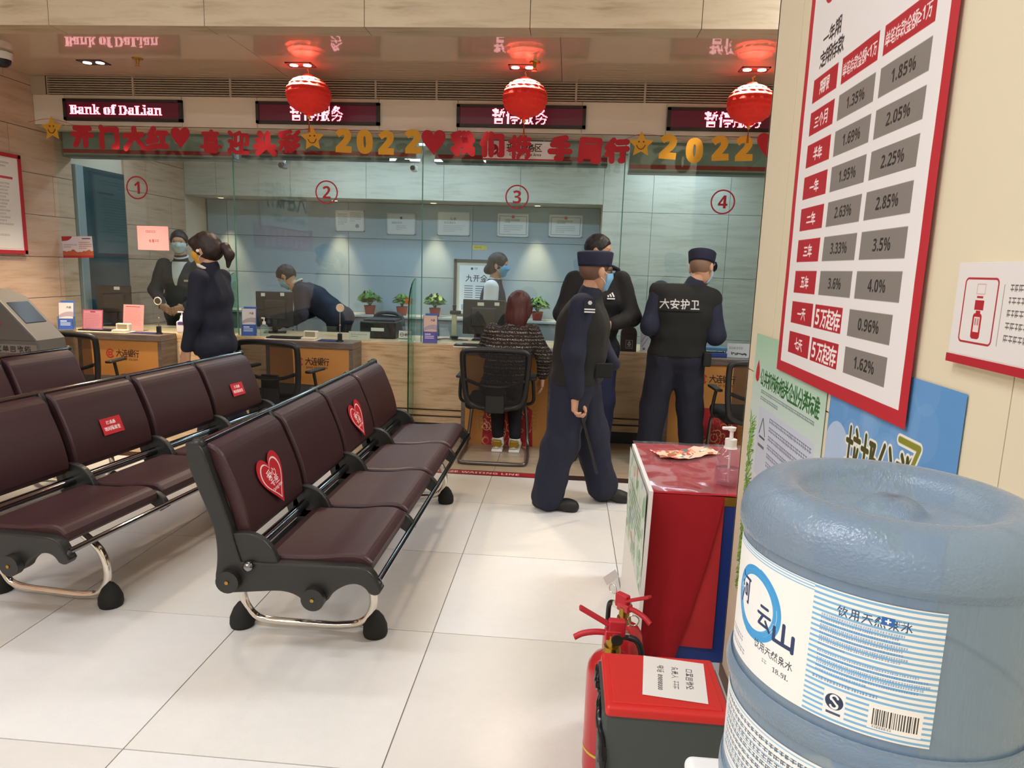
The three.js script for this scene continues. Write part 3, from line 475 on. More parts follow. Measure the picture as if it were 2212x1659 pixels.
    for (const s of [-1, 1]) {
      const zz = s * 0.81;
      part(t, 'leg_loop', tube([[-0.2, 0.35, zz], [-0.275, 0.27, zz], [-0.318, 0.16, zz], [-0.29, 0.07, zz], [-0.22, 0.034, zz], [-0.04, 0.03, zz], [0.1, 0.034, zz], [0.185, 0.06, zz], [0.225, 0.14, zz], [0.2, 0.25, zz], [0.1, 0.335, zz]], 0.0165, 14, 90, false, 0.5), M.chrome);
      for (const fx of [-0.325, 0.232]) part(t, 'foot', lathe([[0, 0.108], [0.016, 0.104], [0.034, 0.08], [0.048, 0.045], [0.05, 0.015], [0.046, 0.001], [0, 0.001]], 22).translate(fx, 0, zz), rubber);
    }
  }
  bench('maroon four-seat bench with heart stickers on its first and third backrests', -0.95, -3.35, 0, ['heart', 0, 'heart', 0]);
  bench('maroon four-seat bench behind the heart-sticker bench, with square red notice stickers', -2.044, -3.45, -0.105, [0, 'box', 0, 'box']);
  bench('maroon four-seat bench nearest the stone wall and the grey kiosk', -3.2, -3.31, -0.105, [0, 0, 'box', 0]);
}
// ---------------------------------------------------------------- customers' mesh-back chairs
{
  const meshMat = std(0x1a1613, 0.85, 0, { transparent: true, opacity: 0.74, side: THREE.DoubleSide }), frame = std(0x1d1c1b, 0.45), seatM = std(0x191716, 0.9), tubeM = std(0x77706a, 0.3, 0.8);
  function chair(label, x, z, turn) {
    const t = thing('mesh_chair', label, 'chair', [x, 0, z], turn, 'customers chairs');
    const B = [[-0.205, 0.46, 0.225], [-0.235, 0.6, 0.235], [-0.25, 0.8, 0.265], [-0.235, 0.852, 0.275], [-0.16, 0.868, 0.285], [0, 0.874, 0.29], [0.16, 0.868, 0.285], [0.235, 0.852, 0.275], [0.25, 0.8, 0.265], [0.235, 0.6, 0.235], [0.205, 0.46, 0.225], [0.12, 0.42, 0.215], [0, 0.41, 0.212], [-0.12, 0.42, 0.215]];
    part(t, 'back_frame', tube(B, 0.023, 8, 120, true), frame);
    const g = new THREE.PlaneGeometry(0.46, 0.43, 10, 10), p = g.attributes.position; for (let i = 0; i < p.count; i++) { const u = p.getX(i), v = p.getY(i) + 0.64, k = v > 0.8 ? 1 : 0.88 + 0.12 * ((v - 0.42) / 0.38); p.setXYZ(i, u * k, v, 0.205 + (v - 0.42) * 0.17 + 0.03 - 0.3 * u * u * 0.3); } g.computeVertexNormals();
    part(t, 'mesh_back', g, meshMat);
    part(t, 'back_support', [tube([[-0.235, 0.64, 0.245], [-0.12, 0.6, 0.25], [0, 0.588, 0.252], [0.12, 0.6, 0.25], [0.235, 0.64, 0.245]], 0.014, 8, 30), rbox(0.15, 0.24, 0.022, 0.01, 0, 0.5, 0.24)], frame);
    part(t, 'seat', rbox(0.47, 0.075, 0.47, 0.03, 0, 0.435, -0.02, 3), seatM);
    for (const s of [-1, 1]) {
      part(t, 'armrest', rbox(0.055, 0.022, 0.24, 0.01, s * 0.285, 0.645, 0.06), frame);
      part(t, 'arm_bracket', tube([[s * 0.28, 0.635, 0.08], [s * 0.29, 0.55, 0.07], [s * 0.285, 0.44, 0.04], [s * 0.2, 0.415, 0.02]], 0.013, 8, 24), frame);
    }
    part(t, 'cantilever_base', tube([[0.2, 0.4, 0.16], [0.21, 0.4, -0.1], [0.22, 0.37, -0.2], [0.235, 0.22, -0.2], [0.25, 0.06, -0.16], [0.255, 0.018, -0.08], [0.262, 0.016, 0.15], [0.255, 0.016, 0.32], [0.21, 0.016, 0.36], [0, 0.016, 0.365], [-0.21, 0.016, 0.36], [-0.255, 0.016, 0.32], [-0.262, 0.016, 0.15], [-0.255, 0.018, -0.08], [-0.25, 0.06, -0.16], [-0.235, 0.22, -0.2], [-0.22, 0.37, -0.2], [-0.21, 0.4, -0.1], [-0.2, 0.4, 0.16]], 0.0145, 8, 160), tubeM);
  }
  chair('black mesh-back chair in front of the desk at window 1', -3.92, -5.3, 0.1);
  chair('empty black mesh-back chair in front of the desk at window 2', -2.22, -5.3, -0.14);
  chair('black mesh-back chair that the woman in tweed sits on', -0.53, -5.4, 0.02);
  chair('black mesh-back chair half hidden by the cream wall, at window 4', 1.41, -5.29, 0.06);
}
// ---------------------------------------------------------------- left wall: notice board, kiosk, bank sign and red banner
{
  const nb = thing('notice_board', 'white notice board with a red frame on the left stone wall', 'notice board', [XL + 0.012, 1.87, -5.13], Math.PI / 2);
  part(nb, 'board', box(0.86, 0.78, 0.018), M.whitePlastic);
  part(nb, 'notice', sheet(0.8, 0.72).translate(0, 0, 0.0105), std(0xffffff, 0.7, 0, { map: canvasTex(512, 460, (g, w, h) => { g.fillStyle = '#e9e2da'; g.fillRect(0, 0, w, h); finePrint(g, 40, 20, 430, 50, 3, '#8a8480'); g.fillStyle = '#c8424a'; g.fillRect(330, 92, 150, 12); finePrint(g, 30, 124, 450, 240, 14, '#a09a96'); finePrint(g, 30, 385, 440, 40, 2, '#b0aaa4'); }) }));
  part(nb, 'frame', [box(0.88, 0.03, 0.028, 0, 0.385, 0.004), box(0.88, 0.03, 0.028, 0, -0.385, 0.004), box(0.03, 0.8, 0.028, 0.43, 0, 0.004), box(0.03, 0.8, 0.028, -0.43, 0, 0.004)], M.redPrint);
  const ks = thing('voucher_kiosk', 'grey console kiosk with a sloping top against the left stone wall', 'kiosk', [-4.01, 0, -4.755]);
  part(ks, 'cabinet', extrude(shape([[-0.265, 0.0], [0.25, 0.0], [0.25, 0.7], [0.235, 0.86], [-0.04, 1.15], [-0.16, 1.2], [-0.265, 1.2]]), 0.28, 0.012, -0.14), std(0x5f5b56, 0.5));
  part(ks, 'screen', rbox(0.2, 0.012, 0.2, 0.004, 0, 0, 0).rotateZ(-0.812).translate(0.068, 1.052, 0), std(0x30343a, 0.2));
  part(ks, 'red_badge', new THREE.TorusGeometry(0.035, 0.008, 8, 20, 5).translate(-0.06, 0.97, 0.143), M.red);
  part(ks, 'label_plate', sheet(0.34, 0.062).translate(0.07, 0.8, 0.1425), std(0xffffff, 0.6, 0, { map: canvasTex(512, 96, (g, w, h) => { g.fillStyle = '#7c756d'; g.fillRect(0, 0, w, h); g.strokeStyle = '#2c2622'; hanzi(g, '凭单回收箱', 40, 18, 62, 62, 0.35, 10); }) }));
  part(ks, 'panel_seam', box(0.46, 0.004, 0.003, 0, 0.86, 0.14), std(0x45423e, 0.6));
  // bank sign and banner further along the left wall: the glass screens mirror them
  const bs = thing('bank_sign', 'large bank name sign in black characters on the left stone wall', 'sign', [XL + 0.01, 2.36, -0.95], Math.PI / 2);
  part(bs, 'sign_plate', box(1.9, 0.72, 0.014, 0, 0, 0), std(0xcfc6b8, 0.6));
  part(bs, 'sign_lettering', sheet(1.88, 0.7).translate(0, 0, 0.008), std(0xffffff, 0.7, 0, { map: canvasTex(768, 288, (g, w, h) => { g.fillStyle = '#cfc6b8'; g.fillRect(0, 0, w, h); g.strokeStyle = '#2a2422'; hanzi(g, '大连银行', 50, 24, 140, 140, 0.22, 20); g.fillStyle = '#2a2422'; g.font = 'bold 62px sans-serif'; g.fillText('BANK OF DALIAN', 60, 258, 650); g.fillStyle = '#b5202c'; g.fillRect(24, 20, 10, 160); g.fillRect(740, 20, 10, 230); }) }));
  const rb = thing('red_wall_banner', 'red banner with two rows of pale characters under the bank sign', 'banner', [XL + 0.01, 1.84, -0.95], Math.PI / 2);
  part(rb, 'cloth', box(2.3, 0.36, 0.01), std(0xb8182e, 0.7));
  part(rb, 'banner_print', sheet(2.28, 0.34).translate(0, 0, 0.006), std(0xffffff, 0.7, 0, { map: canvasTex(768, 128, (g, w, h) => { g.fillStyle = '#b8182e'; g.fillRect(0, 0, w, h); g.strokeStyle = '#f0c9c4'; hanzi(g, '开门大红喜迎头彩', 70, 14, 44, 44, 0.75, 6); hanzi(g, '大连银行公共服务', 70, 70, 44, 44, 0.75, 6); }) }));
}
single('waiting_line_tape', 'red floor tape reading WAITING LINE in front of the counter', 'floor tape', new THREE.BoxGeometry(1.5, 0.0008, 0.088), [M.redPrint, M.redPrint, std(0xffffff, 0.4, 0, { map: canvasTex(1024, 64, (g, w, h) => { g.fillStyle = '#a3202a'; g.fillRect(0, 0, w, h); g.strokeStyle = '#f0c8c0'; hanzi(g, '等候线', 490, 15, 36, 34, 0.3, 5); g.fillStyle = '#f0c8c0'; g.font = 'bold 42px sans-serif'; g.fillText('WAITING LINE', 640, 47, 340); }) }), M.redPrint, M.redPrint, M.redPrint], [-0.91, 0.0006, -4.835]);
// ---------------------------------------------------------------- cream wall: posters and sign
function wallSheet(name, label, cat, z0, z1, y0, y1, tex, off, bend = 0) {
  const t = thing(name, label, cat, [XW - off, (y0 + y1) / 2, (z0 + z1) / 2], -Math.PI / 2);
  part(t, 'printed_sheet', sheet(z1 - z0, y1 - y0, bend, 16, 20), std(0xffffff, 0.5, 0, { map: tex, side: THREE.DoubleSide })); return t;
}
{
  const rate = canvasTex(700, 1178, (g, w, h) => {
    const X = (z) => ((z + 2.295) / 0.875) * 700, Y = (y) => (2.66 - y) * 800;
    g.fillStyle = '#c22a34'; g.fillRect(0, 0, w, h); g.fillStyle = '#f1ece8'; g.fillRect(X(-2.262), 20, X(-1.455) - X(-2.262), Y(1.22) - 20);
    g.fillStyle = '#b9232e'; g.save(); g.translate(X(-1.79), Y(2.128)); g.transform(1, 0, -0.12, 1, 0, 0); g.font = 'bold 205px sans-serif'; g.fillText('2.25%', 0, 0, 260); g.restore();
    g.strokeStyle = '#b9232e'; g.lineWidth = 10; g.beginPath(); g.arc(X(-2.13), Y(2.29), 34, 0, 6); g.stroke();
    g.strokeStyle = '#33302e'; hanzi(g, '一年期', X(-2.155), Y(2.172), 32, 32, 0.12, 4.5); hanzi(g, '定期存款', X(-2.165), Y(2.117), 32, 32, 0.1, 4.5);
    const rows = ['期限', '三个月', '半年', '一年', '二年', '三年', '五年', '一天', '七天'], a = [null, '1.35%', '1.69%', '1.95%', '2.63%', '3.33%', '3.6%', null, null], b = [null, '1.85%', '2.05%', '2.25%', '2.85%', '3.5%', '4.0%', '0.96%', '1.62%'];
    rows.forEach((r, i) => {
      const y = Y(2.052 - i * 0.0915), H = 52; g.fillStyle = '#b9232e'; g.fillRect(X(-2.2), y, X(-2.015) - X(-2.2), H);
      g.strokeStyle = '#f6efe9'; const n = r.length, cw = 26; hanzi(g, r, X(-2.1075) - (n * cw * 1.12) / 2, y + 13, cw, 27, 0.12, 4);
      const cell = (z0, z1, t, red) => { g.fillStyle = red ? '#b9232e' : '#89827a'; g.fillRect(X(z0), y, X(z1) - X(z0), H); if (t) { g.fillStyle = '#2e2a27'; g.font = 'bold 32px sans-serif'; g.textAlign = 'center'; g.fillText(t, X((z0 + z1) / 2), y + 37, 96); g.textAlign = 'left'; } };
      if (i === 0) { cell(-1.985, -1.765, null, 1); cell(-1.738, -1.51, null, 1); g.strokeStyle = '#f6efe9'; g.fillStyle = '#f6efe9'; g.font = 'bold 28px sans-serif'; for (const [z, s] of [[-1.985, '<'], [-1.738, '≥']]) { const e = hanzi(g, '单笔存款金额', X(z) + 5, y + 14, 18, 25, 0.1, 2.6); g.fillText(s + '1', e - 1, y + 37, 26); glyph(g, '万', e + 26, y + 14, 18, 25, 2.8); } }
      else if (i < 7) { cell(-1.985, -1.765, a[i]); cell(-1.738, -1.51, b[i]); }
      else { cell(-1.997, -1.80, null, 1); g.strokeStyle = '#f6efe9'; g.fillStyle = '#f6efe9'; g.font = 'bold 48px sans-serif'; g.fillText('5', X(-1.997) + 6, y + 44, 30); hanzi(g, '万起存', X(-1.997) + 38, y + 8, 34, 38, 0.13, 5.5); cell(-1.756, -1.53, b[i]); }
    });
  });
  wallSheet('rate_poster', 'tall white deposit rate poster with a red border and grey percentage cells', 'poster', -2.079, -1.286, 1.215, 2.549, rate, 0.0075, 0.0024);
  const green = canvasTex(560, 768, (g, w, h) => {
    const gr = g.createLinearGradient(0, 0, 0, h); gr.addColorStop(0, '#a8cfae'); gr.addColorStop(0.25, '#cfe0d6'); gr.addColorStop(0.5, '#d9dfe4'); gr.addColorStop(1, '#e9dcd6'); g.fillStyle = gr; g.fillRect(0, 0, w, h);
    g.fillStyle = '#cdd6e0'; g.fillRect(90, 190, 430, 190); g.fillStyle = '#ecc4b6'; g.fillRect(90, 395, 430, 190); g.fillStyle = '#c9dcc4'; g.fillRect(90, 600, 430, 150);
    g.fillStyle = '#c3312f'; g.beginPath(); g.moveTo(42, 70); g.quadraticCurveTo(66, 96, 58, 124); g.quadraticCurveTo(40, 140, 24, 122); g.quadraticCurveTo(20, 98, 42, 70); g.fill();
    g.strokeStyle = '#2f6a34'; hanzi(g, '公共机构和相关企业分类标准', 74, 92, 31, 42, 0.13, 5.5);
    finePrint(g, 90, 146, 420, 36, 2, '#5c7078'); g.strokeStyle = '#5a6268'; g.lineWidth = 6; g.beginPath(); g.moveTo(134, 220); g.lineTo(160, 262); g.moveTo(160, 272); g.lineTo(112, 272); g.moveTo(106, 264); g.lineTo(130, 222); g.stroke(); g.fillStyle = '#6a727a'; g.fillRect(104, 292, 58, 8);
    finePrint(g, 190, 206, 310, 165, 7, '#6a6a86'); g.strokeStyle = '#b04a40'; g.lineWidth = 5; g.beginPath(); g.moveTo(112, 420); g.lineTo(160, 480); g.moveTo(160, 420); g.lineTo(112, 480); g.stroke(); finePrint(g, 190, 410, 310, 165, 7, '#8a5a56'); finePrint(g, 120, 612, 380, 130, 6, '#5a7a58');
    for (let i = 0; i < 420; i++) { const y = rr(250, 768); g.strokeStyle = ['#5e9a2e', '#86ba48', '#3f7a24', '#a6cc66'][i % 4]; g.lineWidth = 3; g.beginPath(); g.moveTo(rr(0, 46), y); g.lineTo(rr(4, 74), y - rr(10, 40)); g.stroke(); }
  });
  wallSheet('recycling_standard_poster', 'pale green waste sorting poster with grass edge beside the wall corner', 'poster', -2.346, -1.689, 0.4, 1.296, green, 0.003);
  const blue = canvasTex(512, 768, (g, w, h) => {
    g.fillStyle = '#5f97cc'; g.fillRect(0, 0, w, h); for (let i = 0; i < 60; i++) { g.fillStyle = 'rgba(150,185,220,0.16)'; g.beginPath(); g.arc(rr(0, w), rr(0, h), rr(20, 80), 0, 7); g.fill(); }
    g.fillStyle = 'rgba(205,216,232,0.75)'; for (const [x, y, r] of [[60, 200, 70], [400, 260, 50], [470, 300, 60], [330, 330, 60], [520, 330, 70]]) { g.beginPath(); g.arc(x, y, r, 0, 7); g.fill(); }
    for (const [col, lw] of [['#efeee0', 19], ['#4a4a1e', 10]]) { g.strokeStyle = col; let x = 112; for (const ch of '垃圾分类') { glyph(g, ch, x, 128, 62, 78, lw); x += 73; } }
    for (const [col, lw] of [['#eef2e4', 15], ['#6f9a3a', 8]]) { g.strokeStyle = col; g.lineWidth = lw; g.beginPath(); for (let a = 0; a < 12; a += 0.3) g.lineTo(118 + Math.cos(a) * (4 + a * 2.1), 250 + Math.sin(a) * (4 + a * 2.1)); g.stroke(); let x = 156; for (const ch of '从我做起') { glyph(g, ch, x, 226, 48, 54, lw); x += 56; } }
    for (const [col, lw] of [['#efeee0', 20], ['#8a8a30', 11]]) { g.strokeStyle = col; g.lineWidth = lw; g.beginPath(); g.moveTo(330, 104); g.lineTo(400, 104); g.lineTo(376, 150); g.stroke(); }
    finePrint(g, 100, 420, 320, 240, 9, '#e8eef4');
  });
  wallSheet('recycling_poster', 'blue waste sorting poster with clouds and outlined olive characters', 'poster', -1.667, -1.119, 0.42, 1.311, blue, 0.003);
  const fs = thing('fire_extinguisher_sign', 'white wall sign with a red extinguisher picture and red bottom stripe', 'sign', [XW - 0.008, 1.436, -0.9], -Math.PI / 2);
  part(fs, 'sign_board', rbox(0.54, 0.158, 0.014, 0.002), M.whitePlastic);
  part(fs, 'red_stripe', box(0.54, 0.013, 0.003, 0, -0.0715, 0.0075), M.redPrint);
  part(fs, 'sign_print', sheet(0.536, 0.142).translate(0, 0.0075, 0.0073), std(0xffffff, 0.45, 0, { map: canvasTex(1024, 272, (g, w, h) => {
    g.fillStyle = '#e9e3dc'; g.fillRect(0, 0, w, h); g.strokeStyle = '#b5323a'; g.lineWidth = 6; g.beginPath(); g.roundRect(46, 46, 160, 186, 14); g.stroke();
    g.fillStyle = '#b5262f'; g.strokeStyle = '#d9b0aa'; g.lineWidth = 3; g.strokeRect(108, 62, 40, 28); g.fillRect(112, 96, 30, 6); g.fillRect(106, 108, 44, 28); g.fillRect(116, 138, 22, 8); g.beginPath(); g.roundRect(104, 146, 44, 74, 10); g.fill(); g.fillStyle = '#ecd9d2'; g.fillRect(112, 156, 28, 44); g.fillStyle = '#b9908a'; g.fillRect(116, 160, 8, 20); g.fillRect(128, 160, 8, 20);
    g.fillStyle = '#9a948e'; g.fillRect(232, 60, 3, 170); g.strokeStyle = '#3a3634'; finePrint(g, 260, 60, 700, 170, 5, '#6a6460'); }) }));
}
// ---------------------------------------------------------------- water dispenser and bottle
{
  const d = thing('water_dispenser', 'white water dispenser standing against the cream wall', 'water dispenser', [0.318, 0, -0.6]);
  part(d, 'cabinet', rbox(0.31, 0.9, 0.31, 0.03, 0, 0.452, 0, 3), M.whitePlastic);
  part(d, 'top_plate', rbox(0.312, 0.022, 0.312, 0.01, 0, 0.909, 0, 3), std(0xf3f1ee, 0.3));
  part(d, 'bottle_collar', lathe([[0.075, 0.918], [0.1, 0.918], [0.104, 0.926], [0.09, 0.93], [0.075, 0.928]], 32), std(0xf3f1ee, 0.3));
  part(d, 'tap_recess', rbox(0.2, 0.2, 0.012, 0.02, 0, 0.7, 0.156), std(0xb9bcc0, 0.4));
  for (const [x, c] of [[-0.05, 0xc02030], [0.05, 0x2a50b0]]) part(d, 'tap', [rbox(0.03, 0.03, 0.05, 0.008, x, 0.73, 0.176), cyl(0.009, 0.009, 0.03, x, 0.705, 0.19, 12)], std(c, 0.4));
  const b = thing('water_bottle', 'large blue upturned water bottle with a striped label on the dispenser', 'water bottle', [0.315, 0.93, -0.653]);
  const prof = [[0, 0.353], [0.014, 0.352], [0.024, 0.346], [0.032, 0.339], [0.045, 0.337], [0.062, 0.339], [0.076, 0.346], [0.085, 0.355], [0.096, 0.3605], [0.108, 0.36], [0.12, 0.354], [0.13, 0.343], [0.135, 0.33], [0.1355, 0.318], [0.134, 0.311], [0.131, 0.306], [0.131, 0.182], [0.1335, 0.177], [0.1365, 0.168], [0.1365, 0.162], [0.1335, 0.153], [0.131, 0.147], [0.131, 0.06], [0.134, 0.052], [0.134, 0.03], [0.122, 0.012], [0.1, 0.002]];
  const curve = new THREE.SplineCurve(prof.map((p) => new THREE.Vector2(...p)));
  const grainB = tiled(tex2D(256, (u, v) => { const n = 128 + 120 * pn(u, v, 30, 30, 81) + 60 * pn(u, v, 70, 70, 82); return [n, n, n]; }, false), 9, 4);
  part(b, 'bottle_shell', new THREE.LatheGeometry(curve.getPoints(160), 96), phys(0xaac0d2, 0.3, { transmission: 0.6, thickness: 0, ior: 1.5, bumpMap: grainB, bumpScale: 0.0009, side: THREE.DoubleSide }));
  const lab = canvasTex(1400, 744, (g, w, h) => {
    const U = (deg) => ((deg + 100) / 95) * w, Y = (y) => ((1.231 - y) / 0.116) * h;
    g.fillStyle = '#f3f1ea'; g.fillRect(0, 0, w, h); const e = U(-47.5);
    g.fillStyle = '#7fb6dc'; for (let k = 0; k < 24; k++) g.fillRect(e, 8 + k * 31, w - e, 13); for (const yy of [6, 22, 38]) g.fillRect(0, yy, e, 6);
    g.strokeStyle = '#3d9bd6'; g.lineCap = 'round'; for (let k = 0; k < 26; k++) { g.lineWidth = rr(6, 16); const r = 195 + rr(-26, 26), s = rr(0, 6); g.globalAlpha = 0.85; g.beginPath(); g.ellipse(U(-76), Y(1.182), r * 1.05, r, 0, s, s + rr(1.5, 4.5)); g.stroke(); } g.globalAlpha = 1;
    g.strokeStyle = '#26385e'; glyph(g, '河', U(-88), 190, 105, 190, 17); glyph(g, '云', U(-73), 285, 110, 140, 18); glyph(g, '山', U(-66) + 30, 330, 150, 130, 24);
    g.strokeStyle = '#3a4048'; hanzi(g, '饮用天然泉水', U(-75) + 20, 520, 44, 50, 0.18, 5); g.fillStyle = '#3a3430'; g.font = 'bold 44px serif'; finePrint(g, U(-68), 606, 90, 30, 1, '#4a4a50', 0.8); g.fillText('18.9L', U(-62), 640); finePrint(g, 30, 600, 300, 50, 1, '#5a6a90', 0.8); g.strokeStyle = '#4a5a80'; finePrint(g, 30, 672, 480, 44, 1, '#4a5a80', 0.8);
    g.strokeStyle = '#2f4a6e'; hanzi(g, '饮用天然泉水', e + 130, 78, 46, 52, 0.3, 5.5); g.fillStyle = '#2a66b0'; g.fillRect(w - 290, 70, 60, 44); g.fillStyle = '#fff'; g.fillRect(w - 264, 78, 8, 28); g.fillRect(w - 274, 88, 28, 8); finePrint(g, w - 220, 78, 120, 34, 1, '#4a6a98', 0.8);
    finePrint(g, e + 50, 150, 420, 190, 9, '#4a7ab0'); finePrint(g, e + 50, 360, 570, 130, 6, '#3f7fc0'); finePrint(g, e + 40, 510, 470, 30, 1, '#4a7ab0');
    g.fillStyle = '#eef0ee'; g.fillRect(e + 110, 560, 110, 150); g.fillStyle = '#26344e'; g.beginPath(); g.arc(e + 165, 622, 46, 0, 7); g.fill(); g.strokeStyle = '#eef0ee'; g.lineWidth = 12; g.beginPath(); g.arc(e + 165, 604, 18, 2.6, 6.6 - 0.6, false); g.moveTo(e + 150, 608); g.quadraticCurveTo(e + 165, 622, e + 180, 636); g.arc(e + 165, 642, 18, 5.9, 2.8); g.stroke(); g.fillStyle = '#46506a'; g.fillRect(e + 128, 682, 74, 14);
    g.fillStyle = '#f4f1ea'; g.fillRect(e + 330, 566, 250, 130); g.fillStyle = '#3a342e'; for (let x = 0; x < 210;) { const bw = rr(2, 8); g.fillRect(e + 350 + x, 580, bw, 92); x += bw + rr(3, 8); } finePrint(g, e + 352, 676, 200, 16, 1, '#3a342e', 0.9);
  });
  const D = Math.PI / 180, lm = std(0xffffff, 0.5, 0, { map: lab, side: THREE.DoubleSide });
  part(b, 'upper_label', new THREE.CylinderGeometry(0.1318, 0.1318, 0.116, 60, 1, true, -100 * D, 95 * D).translate(0, 0.243, 0), lm, 'white and blue striped spring water label');
  const lab2 = canvasTex(512, 256, (g, w, h) => { g.fillStyle = '#f0efe9'; g.fillRect(0, 0, w, h); g.fillStyle = '#9cc4e0'; for (let k = 0; k < 12; k++) g.fillRect(0, 8 + k * 21, w, 5); finePrint(g, 70, 24, 400, 210, 8, '#4a4a52'); });
  part(b, 'lower_label', new THREE.CylinderGeometry(0.1318, 0.1318, 0.075, 60, 1, true, -110 * D, 105 * D).translate(0, 0.103, 0), std(0xffffff, 0.5, 0, { map: lab2, side: THREE.DoubleSide }));
}
// ---------------------------------------------------------------- podium under red cloth, board, sanitiser
{
  const p = thing('podium', 'blue podium with gold trim standing past the end of the cream wall', 'podium', [0.6, 0, -2.88]);
  part(p, 'cabinet', box(0.48, 0.635, 0.72, 0, 0.3175, 0), std(0x1f3a86, 0.4));
  part(p, 'gold_trim', box(0.49, 0.035, 0.73, 0, 0.6525, 0), M.brass);
  const c = thing('red_cloth', 'deep red velvet cloth draped over the podium top and front', 'cloth', [0.6, 0.67, -2.88]);
  // sheet over the top, falling over front and left side
  const velvet = phys(0xa80c1c, 0.85, { sheen: 0.5, sheenRoughness: 0.5, sheenColor: new THREE.Color(0xff5a5a), side: THREE.DoubleSide });
  function drape(nx, ny, f) { const g = new THREE.PlaneGeometry(1, 1, nx, ny), q = g.attributes.position; for (let i = 0; i < q.count; i++) { const u = q.getX(i) + 0.5, v = q.getY(i) + 0.5, r = f(u, v); q.setXYZ(i, r[0], r[1], r[2]); } g.computeVertexNormals(); return g; }
  part(c, 'cloth_top', drape(20, 24, (u, v) => [-0.255 + 0.51 * u, 0.008 + 0.003 * noise3.noise(u * 5, v * 5, 1), -0.37 + 0.75 * v]), velvet);
  part(c, 'cloth_front', drape(40, 40, (u, v) => { const k = 1 - v, x1 = 0.006 - 0.125 * Math.pow(k, 1.25); return [-0.256 + (x1 + 0.256) * u - 0.008 * k, 0.008 - 0.655 * k, 0.388 + 0.012 * Math.sin(u * 9 + 1) * k * u + 0.012 * noise3.noise(u * 4, v * 3, 2) * k]; }), velvet);
  part(c, 'under_cloth', drape(20, 30, (u, v) => { const k = 1 - v; return [-0.25 + 0.262 * u, 0.004 - 0.61 * k, 0.372 + 0.002 * Math.sin(u * 9)]; }), std(0xc02a2c, 0.8, 0, { side: THREE.DoubleSide }));
  part(c, 'cloth_side', drape(24, 34, (u, v) => { const k = 1 - v; return [-0.258 - 0.012 * Math.sin(u * 15) * k - 0.01 * k, 0.008 - 0.6 * k, -0.37 + 0.752 * u]; }), velvet);
  const pc = single('clear_plastic_cover', 'clear plastic sheet lying over the red cloth on the podium', 'plastic cover', drape(30, 30, (u, v) => [-0.262 + 0.525 * u, 0.018 + 0.004 * noise3.noise(u * 7, v * 8, 9), -0.375 + 0.76 * v]), phys(0xffeef0, 0.08, { transmission: 0.92, thickness: 0, side: THREE.DoubleSide }), [0.6, 0.67, -2.88]);
  const fp = thing('crumpled_flyer', 'crumpled colourful flyer under the clear plastic on the podium', 'flyer', [0.56, 0.6835, -3.05], 0.3);
  part(fp, 'flyer_paper', drape(16, 8, (u, v) => [(u - 0.5) * 0.3, 0.012 + 0.012 * noise3.noise(u * 6, v * 5, 3), (v - 0.5) * 0.13 + 0.03 * Math.sin(u * 5)]), std(0xffffff, 0.7, 0, { side: THREE.DoubleSide, map: canvasTex(256, 128, (g, w, h) => { g.fillStyle = '#e8c4a8'; g.fillRect(0, 0, w, h); for (let i = 0; i < 60; i++) { g.fillStyle = ['#c9583c', '#e9a070', '#4e7a74', '#f0dcc4', '#a8683c', '#d04a40'][i % 6]; g.beginPath(); g.ellipse(rr(0, w), rr(0, h), rr(6, 24), rr(4, 12), rr(0, 3), 0, 7); g.fill(); } }) }));
  const s = thing('sanitiser_pump_bottle', 'clear hand sanitiser bottle with white pump on the podium corner', 'bottle', [0.642, 0.694, -2.615]);
  part(s, 'bottle_body', lathe([[0, 0.0], [0.045, 0.001], [0.05, 0.006], [0.05, 0.095], [0.046, 0.115], [0.03, 0.135], [0.02, 0.142], [0.018, 0.15]], 32), phys(0xf2e8ee, 0.05, { transmission: 0.95, thickness: 0, side: THREE.DoubleSide }));
  part(s, 'liquid', lathe([[0, 0.004], [0.046, 0.006], [0.046, 0.06], [0, 0.06]], 28), phys(0xf4d8e0, 0.02, { transmission: 0.9, thickness: 0 }));
  part(s, 'dip_tube', rod([0, 0.01, 0], [0, 0.145, 0], 0.004, 8), M.whitePlastic);
  part(s, 'pump', [cyl(0.022, 0.022, 0.03, 0, 0.16, 0, 20), cyl(0.026, 0.022, 0.008, 0, 0.143, 0, 20), cyl(0.008, 0.007, 0.04, 0, 0.19, 0, 12), cyl(0.013, 0.016, 0.014, 0, 0.214, 0, 16), rbox(0.045, 0.012, 0.016, 0.005, -0.014, 0.216, 0)], M.whitePlastic);
  const wb = thing('poster_board', 'white poster board with green pictures leaning on the podium side', 'poster board', [0.31, 0, -2.72], 0);
  const bg = box(0.014, 0.72, 0.68, 0, 0.36, 0).rotateZ(-0.02); part(wb, 'foam_board', bg, M.whitePlastic);
  const bp = part(wb, 'board_print', sheet(0.66, 0.7), std(0xffffff, 0.6, 0, { map: canvasTex(512, 540, (g, w, h) => { g.fillStyle = '#dfe6da'; g.fillRect(0, 0, w, h); for (let i = 0; i < 260; i++) { g.fillStyle = ['#8fb88a', '#c4d8b8', '#e8e2d2', '#6a9a6e', '#b8c8cc', '#5a7ab0', '#c86a5a'][Math.min(6, Math.floor(rnd() * rnd() * 8))]; g.globalAlpha = 0.6; g.beginPath(); g.ellipse(rr(0, w), rr(0, h), rr(4, 40), rr(4, 24), rr(0, 3), 0, 7); g.fill(); } g.globalAlpha = 1; finePrint(g, 60, 90, 380, 120, 6, '#4a6a54'); }) }));
  bp.position.set(-0.0085 + 0.0075, 0.36, 0); bp.rotation.set(0, -Math.PI / 2, 0); bp.rotateX(0); bp.position.x = -0.0002 - 0.0005; bp.rotation.z = 0;
  bp.geometry.rotateX(0); wb.rotation.z = 0;
}
